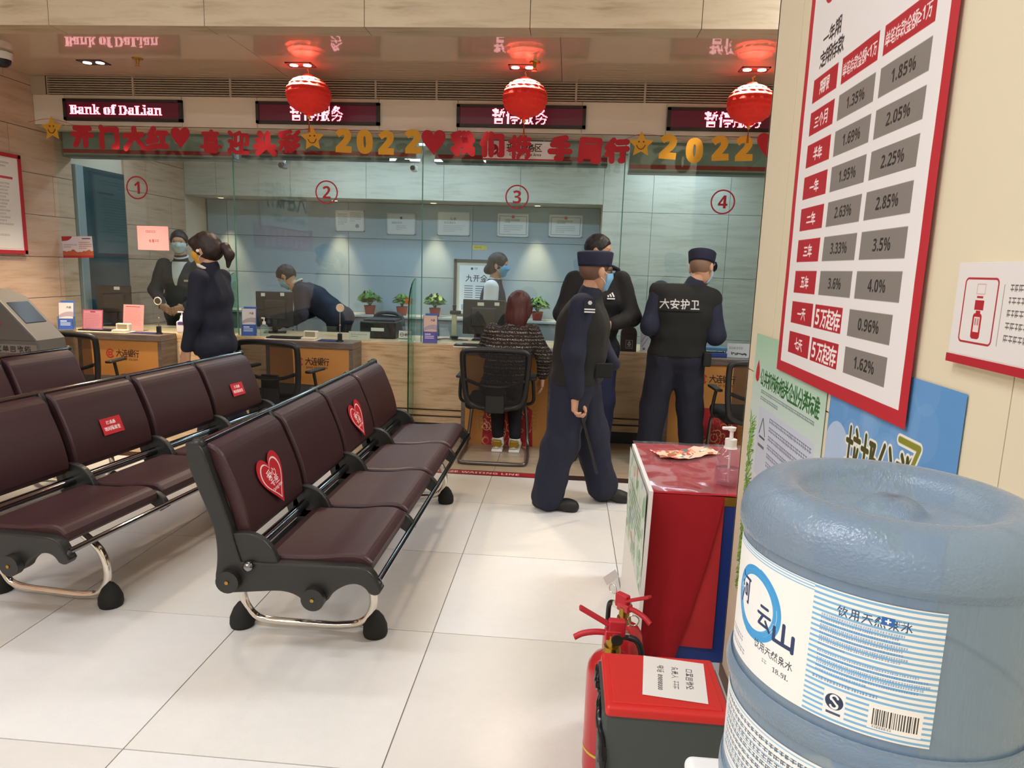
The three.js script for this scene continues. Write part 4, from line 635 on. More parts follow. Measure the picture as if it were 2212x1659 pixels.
// ---------------------------------------------------------------- fire extinguishers and bin
{
  const redE = phys(0xc4242a, 0.28, { clearcoat: 0.5, clearcoatRoughness: 0.15 });
  function extinguisher(label, x, z, turn, s = 1) {
    const t = thing('fire_extinguisher', label, 'fire extinguisher', [x, 0, z], turn, 'fire extinguishers by the bin'); t.scale.setScalar(s);
    part(t, 'cylinder', lathe([[0, 0.004], [0.05, 0.0], [0.06, 0.004], [0.068, 0.02], [0.07, 0.04], [0.07, 0.335], [0.066, 0.36], [0.052, 0.382], [0.03, 0.396], [0.022, 0.402], [0, 0.402]], 40), redE);
    part(t, 'yellow_band', new THREE.CylinderGeometry(0.0705, 0.0705, 0.008, 40, 1, true).translate(0, 0.1, 0), std(0xd8c23a, 0.5));
    part(t, 'instruction_label', new THREE.CylinderGeometry(0.0704, 0.0704, 0.15, 24, 1, true, 0.6, 1.8).translate(0, 0.21, 0), std(0xe8e0d4, 0.6));
    part(t, 'neck', [cyl(0.026, 0.024, 0.02, 0, 0.408, 0, 20), cyl(0.018, 0.018, 0.04, 0, 0.435, 0, 16)], M.brass);
    part(t, 'valve', rbox(0.05, 0.03, 0.03, 0.006, 0, 0.455, 0), redE);
    part(t, 'lever', rbox(0.125, 0.01, 0.024, 0.004, 0, 0, 0).rotateZ(-0.5).translate(-0.045, 0.5, 0), M.red);
    part(t, 'carry_handle', [tube([[0.02, 0.452, 0], [-0.04, 0.458, 0], [-0.085, 0.45, 0], [-0.11, 0.436, 0]], 0.009, 8, 20).scale(1, 1, 1), rbox(0.05, 0.05, 0.026, 0.006, 0.01, 0.475, 0)], M.red);
    part(t, 'gauge', [cyl(0.017, 0.017, 0.012, 0, 0, 0, 18).rotateX(Math.PI / 2).translate(0.01, 0.452, 0.026)], M.steel);
    part(t, 'pin_ring', new THREE.TorusGeometry(0.016, 0.0022, 8, 20).translate(0.055, 0.5, 0), M.chrome);
    part(t, 'hose', tube([[0.028, 0.45, 0], [0.07, 0.44, 0.01], [0.085, 0.38, 0.02], [0.082, 0.25, 0.02], [0.08, 0.14, 0.01]], 0.009, 10, 40), M.blackPlastic);
    part(t, 'pressure_nut', rbox(0.024, 0.022, 0.022, 0.004, 0.035, 0.452, 0), M.chrome);
  }
  extinguisher('red fire extinguisher with yellow band standing left of the grey bin', 0.172, -1.86, 0);
  extinguisher('red fire extinguisher standing behind the other one, against the poster board', 0.225, -2.09, 2.4, 0.93);
  const tag = single('white_tag', 'small white card tag hanging at the extinguisher handles', 'tag', box(0.05, 0.035, 0.001), M.paper, [0.185, 0.475, -2.19], 0.4); tag.rotation.z = 0.5;
  const b = thing('waste_bin', 'grey pedal bin with bright red lid and a note on it', 'bin', [0.27, 0, -1.565]);
  part(b, 'bin_body', extrude(shape([[-0.125, 0.0], [0.125, 0.0], [0.137, 0.445], [0.137, 0.47], [-0.137, 0.47], [-0.137, 0.445]]), 0.225, 0.012, -0.1125), std(0x474d4b, 0.55));
  part(b, 'bin_lid', rbox(0.285, 0.028, 0.235, 0.01, 0, 0.488, 0, 3), std(0xd82a24, 0.4));
  part(b, 'lid_ridge', rbox(0.25, 0.006, 0.2, 0.003, 0, 0.502, 0, 2), std(0xd82a24, 0.4));
  const bag = tube([[-0.148, 0.47, -0.1], [-0.152, 0.462, -0.04], [-0.148, 0.47, 0.02], [-0.154, 0.46, 0.08], [-0.147, 0.4, 0.118], [-0.142, 0.3, 0.122], [-0.14, 0.2, 0.12]], 0.009, 6, 60); { const q = bag.attributes.position; for (let i = 0; i < q.count; i++) { const a = noise3.noise(q.getX(i) * 60, q.getY(i) * 60, q.getZ(i) * 60); q.setX(i, q.getX(i) + a * 0.004); q.setY(i, q.getY(i) + a * 0.01); } bag.computeVertexNormals(); }
  part(b, 'bin_liner', bag, phys(0x0d0d0e, 0.25), 'black plastic liner edge');
  const n = thing('bin_note', 'white paper note with handwritten-like lines lying on the red bin lid', 'note', [0.3, 0.5062, -1.575], -0.12);
  part(n, 'note_paper', new THREE.PlaneGeometry(0.15, 0.17, 10, 10).rotateX(-Math.PI / 2), std(0xffffff, 0.85, 0, { map: canvasTex(300, 340, (g, w, h) => { g.fillStyle = '#efe9de'; g.fillRect(0, 0, w, h); g.save(); g.translate(w, 0); g.rotate(Math.PI / 2); g.strokeStyle = '#4a4440'; hanzi(g, '口罩回收处', 70, 60, 30, 32, 0.2, 3.5); hanzi(g, '负责人', 70, 130, 28, 30, 0.2, 3.2); finePrint(g, 190, 130, 90, 30, 1, '#4a4440', 0.9); hanzi(g, '电话', 70, 200, 28, 30, 0.2, 3.2); g.fillStyle = '#3a3430'; g.font = 'bold 30px sans-serif'; g.fillText('89898000', 150, 228); g.restore(); }) }));
}
// ---------------------------------------------------------------- things on the counter, customers' side
{
  const DT = 0.8155, WT = 0.8125;
  const fold = (w, h, d) => [box(w, h, 0.003).rotateX(-0.14).translate(0, h / 2, 0), box(w, h, 0.003).rotateX(0.24).translate(0, h / 2 - 0.004, -d / 2)];
  function standCard(name, label, cat, x, y, z, w, h, tex, turn = 0, back = M.clear, lean = -0.14, group) {
    const t = thing(name, label, cat, [x, y, z], turn, group);
    part(t, 'printed_card', sheet(w, h).translate(0, h / 2, 0).rotateX(lean).translate(0, 0.003, 0.0045), std(0xffffff, 0.6, 0, { map: tex }));
    part(t, 'holder_back', box(w, h, 0.004, 0, h / 2, 0).rotateX(lean).translate(0, 0.003, 0), back); part(t, 'holder_foot', rbox(w, 0.005, h * 0.42, 0.002, 0, 0.0027, -h * 0.12), back); return t;
  }
  const leaflet = (a, b, c) => canvasTex(160, 320, (g, w, h) => { g.fillStyle = a; g.fillRect(0, 0, w, h); g.fillStyle = '#b9a8b0'; g.beginPath(); g.moveTo(0, 150); g.quadraticCurveTo(80, 90, 160, 110); g.lineTo(160, 170); g.quadraticCurveTo(70, 150, 0, 185); g.fill(); g.strokeStyle = '#5a4a58'; hanzi(g, '大连', 84, 40, 22, 26, 0.2, 4); g.fillStyle = b; g.fillRect(0, 190, w, 130); g.fillStyle = c; g.fillRect(16, 214, 70, 14); g.fillRect(16, 240, 110, 10); g.fillRect(16, 262, 110, 10); });
  const lt = leaflet('#e4dcda', '#3d62b4', '#dfe6f4'), lt2 = leaflet('#e8c4b0', '#6a5aa8', '#e4dcf0');
  function brochure(label, x, z, tex, turn) { const t = thing('brochure_holder', label, 'brochure holder', [x, z < -5.9 ? WT : DT, z], turn, 'brochure holders on the counter'); part(t, 'leaflet', [sheet(0.115, 0.235).translate(0, 0.1175, 0).rotateX(-0.16).translate(0, 0.006, 0.012)], std(0xffffff, 0.6, 0, { map: tex })); part(t, 'acrylic_holder', [box(0.125, 0.24, 0.003, 0, 0.12, 0).rotateX(-0.16).translate(0, 0.004, 0.004), rbox(0.125, 0.006, 0.08, 0.002, 0, 0.003, -0.01), box(0.003, 0.12, 0.05, 0.062, 0.06, -0.006), box(0.003, 0.12, 0.05, -0.062, 0.06, -0.006)], phys(0x8fb4d4, 0.1, { transmission: 0.5, thickness: 0 })); part(t, 'spare_leaflet', [sheet(0.11, 0.235).translate(0.01, 0.1375, 0).rotateX(-0.16).translate(0, 0.004, -0.0)], std(0x3a6ac0, 0.6)); }
  brochure('white and blue brochure holder beside the left stone wall', -4.44, -5.8, lt, 0.35); brochure('white and blue brochure holder at the fin between windows 1 and 2', -2.83, -5.95, lt, 0.3); brochure('peach and violet brochure holder at the fin between windows 2 and 3', -1.19, -5.95, lt2, 0.15);
  const pinkA = canvasTex(160, 160, (g, w, h) => { g.fillStyle = '#d08c98'; g.fillRect(0, 0, w, h); g.strokeStyle = '#b04a60'; g.lineWidth = 6; g.strokeRect(4, 4, w - 8, h - 8); g.fillStyle = '#8a2a4a'; g.fillRect(60, 12, 40, 9); finePrint(g, 16, 32, 128, 112, 9, '#b0606e'); });
  const pinkB = canvasTex(160, 200, (g, w, h) => { g.fillStyle = '#e09a98'; g.fillRect(0, 0, w, h); g.fillStyle = '#7a3a40'; g.fillRect(20, 14, 110, 5); finePrint(g, 14, 28, 132, 150, 12, '#bc7878'); });
  standCard('pink_notice_stand', 'pink notice with a darker border in a stand at window 1', 'notice', -4.24, DT, -5.86, 0.185, 0.18, pinkA, 0.05);
  standCard('pink_notice_stand', 'taller plain pink notice in a stand behind the signature pad at window 1', 'notice', -3.92, WT, -5.955, 0.195, 0.235, pinkB, 0);
  // signature pad with card reader
  const tabTex = canvasTex(256, 128, (g, w, h) => { g.fillStyle = '#1e2438'; g.fillRect(0, 0, w, h); g.fillStyle = '#34508e'; g.fillRect(60, 20, 120, 70); g.fillStyle = '#5a3a6a'; g.fillRect(170, 10, 60, 60); });
  function pad(label, x, z, y, lit) { const t = thing('signature_pad', label, 'signature pad', [x, y, z], 0.03, 'signature pads'); part(t, 'tray', rbox(0.44, 0.012, 0.16, 0.005, 0, 0.0062, 0), std(0xe6d8c0, 0.5)); part(t, 'tablet', rbox(0.29, 0.012, 0.125, 0.004, -0.07, 0.02, 0).rotateX(0.0), M.blackPlastic); const s = part(t, 'screen', new THREE.PlaneGeometry(0.275, 0.11).rotateX(-Math.PI / 2).translate(-0.07, 0.0265, 0), lit ? std(0xffffff, 0.15, 0, { map: tabTex }) : std(0x14161c, 0.15)); part(t, 'card_reader', [rbox(0.12, 0.07, 0.05, 0.008, 0.15, 0.047, -0.02), rbox(0.12, 0.02, 0.1, 0.008, 0.15, 0.022, 0.02)], std(0xe6d8bc, 0.5)); part(t, 'keypad', box(0.085, 0.045, 0.004, 0.15, 0.052, 0.0065), std(0x9a8f78, 0.6)); }
  pad('signature pad with a bluish lit screen and cream card reader at window 1', -4.03, -5.74, DT, true); pad('signature pad with a dark screen and cream card reader at window 2', -2.34, -5.74, DT, false); pad('signature pad lying in front of the woman in tweed', -0.72, -5.74, DT, false);
  function mic(label, x, z) { const t = thing('gooseneck_microphone', label, 'microphone', [x, DT, z], 0, 'counter microphones'); part(t, 'base', [cyl(0.03, 0.028, 0.012, 0, 0.006, 0, 20), rbox(0.035, 0.06, 0.03, 0.006, 0, 0.04, 0)], M.blackPlastic); part(t, 'gooseneck', [rod([0, 0.06, 0], [0.004, 0.255, 0], 0.0045, 10), ball(0.009, 0.002, 0.14, 0, 10)], M.steel); part(t, 'mirror_head', [cyl(0.031, 0.031, 0.014, 0, 0, 0, 24).rotateX(Math.PI / 2).translate(0.005, 0.288, 0)], M.chrome); part(t, 'head_rim', new THREE.TorusGeometry(0.031, 0.005, 8, 24).translate(0.005, 0.288, 0.004), std(0xd8cdb8, 0.4)); }
  mic('round-headed chrome counter microphone beside the lotion bottle', -3.556, -5.76); mic('round-headed chrome counter microphone beside the pale green name plate', -1.935, -5.76);
  const lo = thing('lotion_bottle', 'white pump bottle with a purple band at window 1', 'bottle', [-3.445, WT, -5.94]);
  part(lo, 'bottle_body', [rbox(0.095, 0.11, 0.055, 0.018, 0, 0.055, 0, 3), cyl(0.03, 0.014, 0.03, 0, 0.122, 0, 20)], std(0xe9e2e4, 0.35)); part(lo, 'purple_band', rbox(0.058, 0.028, 0.058, 0.004, 0, 0.088, 0), std(0x5a4488, 0.5)); part(lo, 'pump', [cyl(0.016, 0.013, 0.022, 0, 0.146, 0, 16), cyl(0.005, 0.005, 0.03, 0, 0.17, 0, 10), rbox(0.05, 0.012, 0.018, 0.005, -0.012, 0.188, 0)], std(0xf2eef0, 0.35));
  standCard('product_card_stand', 'small grey picture card with a yellow figure at window 1', 'card', -3.335, WT, -5.95, 0.14, 0.185, canvasTex(160, 200, (g, w, h) => { g.fillStyle = '#b9bdc4'; g.fillRect(0, 0, w, h); g.fillStyle = '#3a3a40'; g.fillRect(40, 14, 80, 9); g.fillStyle = '#a8743a'; g.beginPath(); g.arc(76, 120, 18, 0, 7); g.fill(); g.fillStyle = '#e0a83a'; g.fillRect(78, 122, 40, 30); g.fillStyle = '#e8e2d8'; g.fillRect(0, 168, w, 32); g.fillStyle = '#5a5a60'; g.fillRect(30, 180, 90, 6); }), -0.05);
  const sz = thing('sanitiser_bottle', 'small clear sanitiser bottle with white pump at window 2', 'bottle', [-2.69, WT, -5.95]);
  part(sz, 'bottle_body', lathe([[0, 0], [0.034, 0.001], [0.036, 0.006], [0.036, 0.085], [0.026, 0.1], [0.014, 0.108]], 24), phys(0xe4f0ee, 0.05, { transmission: 0.9, thickness: 0, side: THREE.DoubleSide })); part(sz, 'pump', [cyl(0.015, 0.014, 0.024, 0, 0.12, 0, 16), cyl(0.005, 0.005, 0.026, 0, 0.145, 0, 10), rbox(0.032, 0.012, 0.016, 0.005, -0.008, 0.162, 0)], M.whitePlastic);
  single('document_mat', 'dark blue mat beside the lotion bottle', 'mat', rbox(0.24, 0.006, 0.1, 0.002), std(0x1f2f66, 0.6), [-3.7, DT + 0.0032, -5.79]); single('document_mat', 'dark blue mat beside the dark signature pad', 'mat', rbox(0.2, 0.006, 0.12, 0.002), std(0x1f2f66, 0.6), [-2.06, DT + 0.0032, -5.79]);
  standCard('name_plate_stand', 'low pale green name plate on the desk at window 2', 'name plate', -1.82, WT, -5.935, 0.19, 0.075, canvasTex(200, 80, (g, w, h) => { g.fillStyle = '#bcc8b4'; g.fillRect(0, 0, w, h); g.strokeStyle = '#6a7a6a'; g.strokeRect(6, 6, w - 12, h - 12); finePrint(g, 20, 22, 150, 40, 2, '#6f7d70'); }), 0, std(0xb8c6b4, 0.5));
  standCard('bank_card_sign', 'small white and green bank sign beside the printer', 'sign', -1.42, WT, -5.96, 0.105, 0.095, canvasTex(160, 144, (g, w, h) => { g.fillStyle = '#e6e2d8'; g.fillRect(0, 0, w, h); g.fillStyle = '#2f8a56'; g.fillRect(0, 100, w, 14); g.strokeStyle = '#2f6a5a'; g.lineWidth = 8; g.beginPath(); g.arc(42, 52, 22, 0, 7); g.moveTo(24, 52); g.lineTo(60, 52); g.stroke(); g.strokeStyle = '#5a5a52'; hanzi(g, '银行', 78, 36, 30, 32, 0.15, 5); }));
  // window 4: shredder-like brown box, cards, trays
  const bx = thing('brown_counter_box', 'dark brown rounded box with a pale emblem on the counter by the guards', 'box', [0.53, WT, -5.945]);
  const bs = new THREE.Shape(); bs.moveTo(-0.062, 0); bs.lineTo(0.062, 0); bs.lineTo(0.062, 0.15); bs.quadraticCurveTo(0.06, 0.21, 0, 0.212); bs.quadraticCurveTo(-0.06, 0.21, -0.062, 0.15); bs.closePath();
  part(bx, 'box_body', extrude(bs, 0.06, 0.006, -0.03), std(0x3a2a28, 0.4)); part(bx, 'lid_line', box(0.124, 0.003, 0.064, 0, 0.148, 0), M.dark);
  part(bx, 'emblem', sheet(0.062, 0.075).translate(0.005, 0.062, 0.0312), std(0xffffff, 0.5, 0, { map: canvasTex(128, 150, (g, w, h) => { g.fillStyle = '#3e3634'; g.fillRect(0, 0, w, h); g.strokeStyle = '#c9c2bc'; g.lineWidth = 5; g.strokeRect(6, 6, w - 12, h - 12); g.lineWidth = 12; g.beginPath(); g.moveTo(34, 86); g.lineTo(64, 26); g.lineTo(94, 86); g.stroke(); g.fillStyle = '#c9c2bc'; g.beginPath(); g.arc(64, 86, 14, 0, 7); g.fill(); g.fillRect(30, 112, 68, 8); }) }));
  standCard('white_card_stand', 'white and lilac card standing beside the brown box', 'card', 0.67, WT, -5.955, 0.075, 0.19, canvasTex(100, 240, (g, w, h) => { g.fillStyle = '#d8dce8'; g.fillRect(0, 0, w, h); g.strokeStyle = '#8a98c8'; g.lineWidth = 8; g.beginPath(); g.moveTo(10, 140); g.lineTo(90, 30); g.moveTo(20, 190); g.lineTo(90, 90); g.stroke(); g.fillStyle = '#6a6a74'; g.fillRect(30, 200, 26, 24); }), 0.1);
  const tr = thing('document_trays', 'stack of blue document trays on the counter at window 4', 'document tray', [1.2, DT, -5.8]); part(tr, 'lower_tray', rbox(0.24, 0.035, 0.12, 0.005, 0, 0.018, 0), std(0x2a4a8e, 0.5)); part(tr, 'upper_tray', rbox(0.24, 0.03, 0.12, 0.005, 0, 0.065, -0.01), std(0x4a7a9a, 0.4)); part(tr, 'spacer', [rod([-0.11, 0.03, -0.05], [-0.11, 0.055, -0.05], 0.005, 8), rod([0.11, 0.03, -0.05], [0.11, 0.055, -0.05], 0.005, 8), rod([-0.11, 0.03, 0.04], [-0.11, 0.055, 0.04], 0.005, 8), rod([0.11, 0.03, 0.04], [0.11, 0.055, 0.04], 0.005, 8)], M.greyPlastic);
  standCard('name_plate_stand', 'grey name plate on the desk at window 4', 'name plate', 1.42, DT, -5.76, 0.2, 0.115, canvasTex(200, 116, (g, w, h) => { g.fillStyle = '#b8bfc0'; g.fillRect(0, 0, w, h); finePrint(g, 16, 30, 170, 24, 1, '#4a4e50', 0.8); g.fillStyle = '#3a3c40'; for (let i = 0; i < 9; i++) { g.beginPath(); g.ellipse(40 + i * 14, 84 + rr(-8, 8), rr(6, 14), rr(4, 9), rr(0, 3), 0, 7); g.fill(); } }));
  const am = thing('camera_arm', 'white camera head on a thin arm at window 4', 'camera', [1.24, WT, -5.93]); part(am, 'arm', tube([[0.04, 0, 0], [0.03, 0.16, 0], [0.0, 0.27, 0], [-0.05, 0.32, 0]], 0.004, 8, 30), M.steel); part(am, 'foot', cyl(0.04, 0.036, 0.012, 0.04, 0.006, 0), M.greyPlastic); part(am, 'camera_head', [rbox(0.07, 0.035, 0.04, 0.014, -0.06, 0.325, 0, 3), ball(0.02, -0.03, 0.335, 0.01, 12)], M.whitePlastic); part(am, 'lens', [cyl(0.016, 0.016, 0.02, 0, 0, 0, 14).rotateZ(1.2).translate(-0.02, 0.305, 0.01)], M.blackPlastic);
  // notices stuck to the glass of window 1
  single('glass_notice', 'red and white printed card stuck to the glass of window 1', 'notice', sheet(0.29, 0.19), std(0xffffff, 0.6, 0, { side: THREE.DoubleSide, map: canvasTex(256, 168, (g, w, h) => { g.fillStyle = '#d9cfd2'; g.fillRect(0, 0, w, h); g.fillStyle = '#b02a2c'; g.beginPath(); g.moveTo(0, 0); g.lineTo(90, 0); g.quadraticCurveTo(70, 40, 0, 36); g.fill(); g.fillRect(0, 150, w, 18); g.fillStyle = '#b8603c'; g.beginPath(); g.moveTo(0, 150); for (let x = 0; x <= 256; x += 16) g.lineTo(x, 128 - rr(0, 26)); g.lineTo(256, 150); g.fill(); g.fillStyle = '#4a3a7a'; g.fillRect(170, 14, 70, 8); finePrint(g, 140, 44, 105, 62, 4, '#a84a44'); finePrint(g, 14, 62, 110, 34, 2, '#8a6a66'); }) }), [-4.42, 1.546, -5.985]).rotation.z = 0.03;
  single('glass_notice', 'plain pink paper notice stuck to the glass of window 1', 'notice', sheet(0.29, 0.21), std(0xffffff, 0.8, 0, { side: THREE.DoubleSide, map: canvasTex(256, 186, (g, w, h) => { g.fillStyle = '#eaa0a0'; g.fillRect(0, 0, w, h); finePrint(g, 70, 34, 120, 24, 1, '#7a3c3c', 0.8); g.strokeStyle = '#7a3c3c'; hanzi(g, '专用', 92, 104, 20, 22, 0.2, 3); finePrint(g, 142, 104, 44, 24, 1, '#7a3c3c', 0.8); }) }), [-3.705, 1.645, -5.985]);
}
// ---------------------------------------------------------------- staff side
{
  const WT = 0.8125;
  function monitor(label, x, z, w, h, turn, notes) { const t = thing('monitor', label, 'monitor', [x, WT, z], turn, 'monitors on the staff side'); part(t, 'back_shell', [rbox(w, h, 0.03, 0.008, 0, 0.055 + h / 2, 0), rbox(w * 0.6, h * 0.55, 0.05, 0.015, 0, 0.055 + h / 2, 0.02)], M.blackPlastic); part(t, 'screen', box(w - 0.02, h - 0.02, 0.002, 0, 0.055 + h / 2, -0.0165), std(0x30343c, 0.2)); part(t, 'stand', [rbox(0.05, 0.12, 0.03, 0.008, 0, 0.07, 0.03), rbox(0.2, 0.012, 0.16, 0.005, 0, 0.006, 0.0)], M.blackPlastic); notes.forEach(([nx, ny, nw]) => part(t, 'paper_note', box(nw, 0.03, 0.001, nx, ny, 0.0158), M.paper)); }
  monitor('black monitor with pale stickers behind window 1', -4.36, -6.36, 0.3, 0.33, 0.35, [[0.03, 0.36, 0.05]]); monitor('black monitor with two small square stickers at the bending clerk', -2.74, -6.3, 0.33, 0.33, 0.35, [[-0.1, 0.355, 0.035], [0.07, 0.36, 0.035]]); monitor('black monitor with white name stickers behind window 3', -0.77, -6.36, 0.39, 0.32, 0, [[-0.03, 0.335, 0.06], [0.12, 0.34, 0.045]]);
  const pr = thing('receipt_printer', 'black boxy printer with a pale label behind window 2', 'printer', [-1.715, WT, -6.3]); part(pr, 'printer_body', [rbox(0.33, 0.15, 0.3, 0.012, 0, 0.077, 0), rbox(0.29, 0.03, 0.24, 0.01, 0, 0.158, -0.01)], std(0x1e1e20, 0.4)); part(pr, 'paper_slot', box(0.22, 0.03, 0.006, 0, 0.115, 0.151), M.dark); part(pr, 'label_plate', box(0.12, 0.03, 0.003, 0, 0.082, 0.152), M.paper); part(pr, 'status_sticker', box(0.05, 0.018, 0.003, -0.11, 0.022, 0.152), std(0x9aa69c, 0.5));
  const dcam = thing('document_camera', 'tall document camera on a pale post behind window 3', 'document camera', [-1.045, WT, -6.35]); part(dcam, 'post', rbox(0.045, 0.2, 0.03, 0.004, 0, 0.13, 0), std(0xc9c6a8, 0.5)); part(dcam, 'foot', rbox(0.07, 0.03, 0.08, 0.008, 0, 0.015, 0), M.blackPlastic); part(dcam, 'camera_head', [rbox(0.1, 0.035, 0.06, 0.012, 0.01, 0.25, 0), cyl(0.014, 0.018, 0.05, 0, 0.29, 0, 14)], M.blackPlastic);
  const cl = thing('cable_bundle', 'tangle of dark cables on the counter behind window 3', 'cable'  , [-1.05, WT + 0.006, -6.2]); for (let k = 0; k < 3; k++) part(cl, 'cable', tube([[-0.14, 0, rr(-0.03, 0.03)], [-0.05, 0.012, rr(-0.05, 0.05)], [0.04, 0.004, rr(-0.05, 0.05)], [0.16, 0.008, rr(-0.04, 0.04)]], 0.005, 6, 30), M.blackPlastic);
  // staff chair
  const sc = thing('staff_chair', 'dark blue grey swivel chair behind the bending clerk', 'chair', [-2.12, 0, -7.35], 2.7); const dk = std(0x2c3440, 0.6);
  part(sc, 'seat', rbox(0.5, 0.08, 0.48, 0.03, 0, 0.47, 0, 3), dk); part(sc, 'backrest', tube([[-0.2, 0.62, 0.26], [-0.22, 0.8, 0.28], [-0.15, 0.93, 0.3], [0.15, 0.93, 0.3], [0.22, 0.8, 0.28], [0.2, 0.62, 0.26]], 0.02, 8, 60, true), dk); part(sc, 'back_mesh', box(0.4, 0.3, 0.008, 0, 0.77, 0.275), std(0x232a33, 0.8)); part(sc, 'back_stem', tube([[0, 0.45, 0.2], [0, 0.5, 0.28], [0, 0.66, 0.28]], 0.018, 8, 20), M.blackPlastic);
  for (const s of [-1, 1]) part(sc, 'armrest', tube([[s * 0.26, 0.46, 0.05], [s * 0.29, 0.6, 0.06], [s * 0.29, 0.66, 0.0], [s * 0.29, 0.66, -0.16]], 0.016, 8, 30), M.blackPlastic);
  part(sc, 'gas_post', cyl(0.025, 0.025, 0.36, 0, 0.26, 0), M.steel); part(sc, 'star_base', [0, 1, 2, 3, 4].map((k) => rod([0, 0.1, 0], [Math.cos(k * 1.257) * 0.28, 0.06, Math.sin(k * 1.257) * 0.28], 0.02, 8)), M.blackPlastic); part(sc, 'caster', [0, 1, 2, 3, 4].map((k) => ball(0.03, Math.cos(k * 1.257) * 0.28, 0.03, Math.sin(k * 1.257) * 0.28, 10)), M.blackPlastic);
  // credenza in the niche
  const cr = thing('credenza', 'long low cabinet with a pale top along the back niche', 'cabinet', [-2.12, 0, -8.4]);
  part(cr, 'cabinet_body', box(4.7, 0.84, 0.36, 0, 0.42, 0), std(0x8a8b88, 0.5)); part(cr, 'cabinet_top', rbox(4.72, 0.028, 0.39, 0.004, 0, 0.856, 0.005), std(0xc9ccc6, 0.3));
  for (let i = 0; i < 8; i++) { const d = part(cr, 'door', box(0.57, 0.74, 0.018, -2.05 + i * 0.585, 0.42, 0.19), std(0x9c9e9a, 0.45)); part(d, 'handle', box(0.012, 0.12, 0.016, -1.8 + i * 0.585, 0.6, 0.206), M.steel); }
  // certificates
  const certs = [[-2.743, 2.0, 0.365, 0.254, 0], [-2.096, 1.977, 0.355, 0.255, 1], [-1.442, 1.998, 0.398, 0.281, 2], [-0.711, 2.0, 0.383, 0.277, 3], [-0.07, 2.006, 0.406, 0.264, 4]];
  const cl2 = ['framed certificate with a round dark seal at its lower right', 'framed certificate with a small black crest over one bold line', 'framed certificate with two short title characters', 'framed certificate with red crest and dark border, beside the two-character one', 'framed certificate with red crest nearest the pale stone wall'];
  certs.forEach(([x, y, w, h, k]) => {
    const t = thing('framed_certificate', cl2[k], 'certificate', [x, y, -8.588], 0, 'certificates on the back wall'); part(t, 'frame', [box(w, 0.012, 0.018, 0, h / 2 - 0.006, 0), box(w, 0.012, 0.018, 0, -h / 2 + 0.006, 0), box(0.012, h, 0.018, w / 2 - 0.006, 0, 0), box(0.012, h, 0.018, -w / 2 + 0.006, 0, 0)], std(0xd6dadd, 0.4));
    part(t, 'certificate_print', sheet(w - 0.02, h - 0.02).translate(0, 0, 0.002), std(0xffffff, 0.6, 0, { map: canvasTex(256, 180, (g, W, H) => { g.fillStyle = '#e3e9ec'; g.fillRect(0, 0, W, H); g.fillStyle = '#54606c'; if (k === 0) { finePrint(g, 16, 26, 90, 110, 6, '#8a949c'); finePrint(g, 130, 14, 100, 90, 5, '#9aa4ac'); g.beginPath(); g.arc(196, 138, 18, 0, 7); g.fill(); } else if (k === 1) { g.beginPath(); g.arc(128, 34, 12, 0, 7); g.fill(); finePrint(g, 40, 72, 180, 20, 1, '#46525e', 0.8); finePrint(g, 80, 104, 100, 50, 3, '#a0aab2'); } else if (k === 2) { g.strokeStyle = '#54606c'; hanzi(g, '公共', 100, 40, 20, 20, 0.4, 3); finePrint(g, 50, 74, 150, 20, 1, '#6a7680', 0.8); finePrint(g, 40, 104, 180, 60, 4, '#b4bec4'); } else { g.strokeStyle = '#7e8a90'; g.lineWidth = 4; g.strokeRect(12, 16, W - 24, H - 28); g.fillStyle = '#cf5a4a'; g.beginPath(); g.arc(128, 20, 14, 0, 7); g.fill(); finePrint(g, 60, 42, 136, 34, 2, '#5a646c', 0.7); finePrint(g, 50, 90, 160, 66, 4, '#a4aeb4'); } }) })); });
  single('yellow_wall_label', 'small yellow printed label on the grey back wall', 'label', sheet(0.175, 0.056), std(0xffffff, 0.6, 0, { map: canvasTex(176, 56, (g, w, h) => { g.fillStyle = '#d8d060'; g.fillRect(0, 0, w, h); finePrint(g, 20, 16, 140, 28, 1, '#5a5a20', 0.8); }) }), [-1.115, 1.72, -8.598]);
  const pf = thing('framed_poster', 'framed white poster with brush characters leaning in the niche', 'framed poster', [-1.13, 0.871, -8.53]); pf.rotation.x = -0.03;
  part(pf, 'frame', [box(0.58, 0.035, 0.03, 0, 0.685, 0), box(0.58, 0.035, 0.03, 0, 0.0175, 0), box(0.035, 0.7, 0.03, 0.272, 0.35, 0), box(0.035, 0.7, 0.03, -0.272, 0.35, 0)], std(0x4a4a46, 0.4));
  part(pf, 'poster_print', sheet(0.52, 0.64).translate(0, 0.35, 0.004), std(0xffffff, 0.6, 0, { map: canvasTex(300, 370, (g, w, h) => { g.fillStyle = '#c9c8b4'; g.fillRect(0, 0, w, h); g.fillStyle = '#e6ecf0'; g.fillRect(24, 24, w - 48, h - 48); g.fillStyle = '#3a4450'; g.beginPath(); g.arc(112, 46, 9, 0, 7); g.fill(); finePrint(g, 128, 38, 60, 16, 1, '#3a4450', 0.9); g.strokeStyle = '#2a3038'; hanzi(g, '九开金', 70, 90, 44, 46, 0.2, 5); g.fillStyle = '#55606c'; for (let k = 0; k < 9; k++) { g.fillRect(60, 166 + k * 16, 60, 5); g.fillRect(140, 166 + k * 16, 70, 5); } g.fillStyle = '#9ab4c8'; g.fillRect(40, 300, 30, 40); }) }));
  // pothos plants
  const leafM = [std(0x3f7a34, 0.5, 0, { side: THREE.DoubleSide }), std(0x5a9440, 0.5, 0, { side: THREE.DoubleSide })], potM = std(0xa8483c, 0.7);
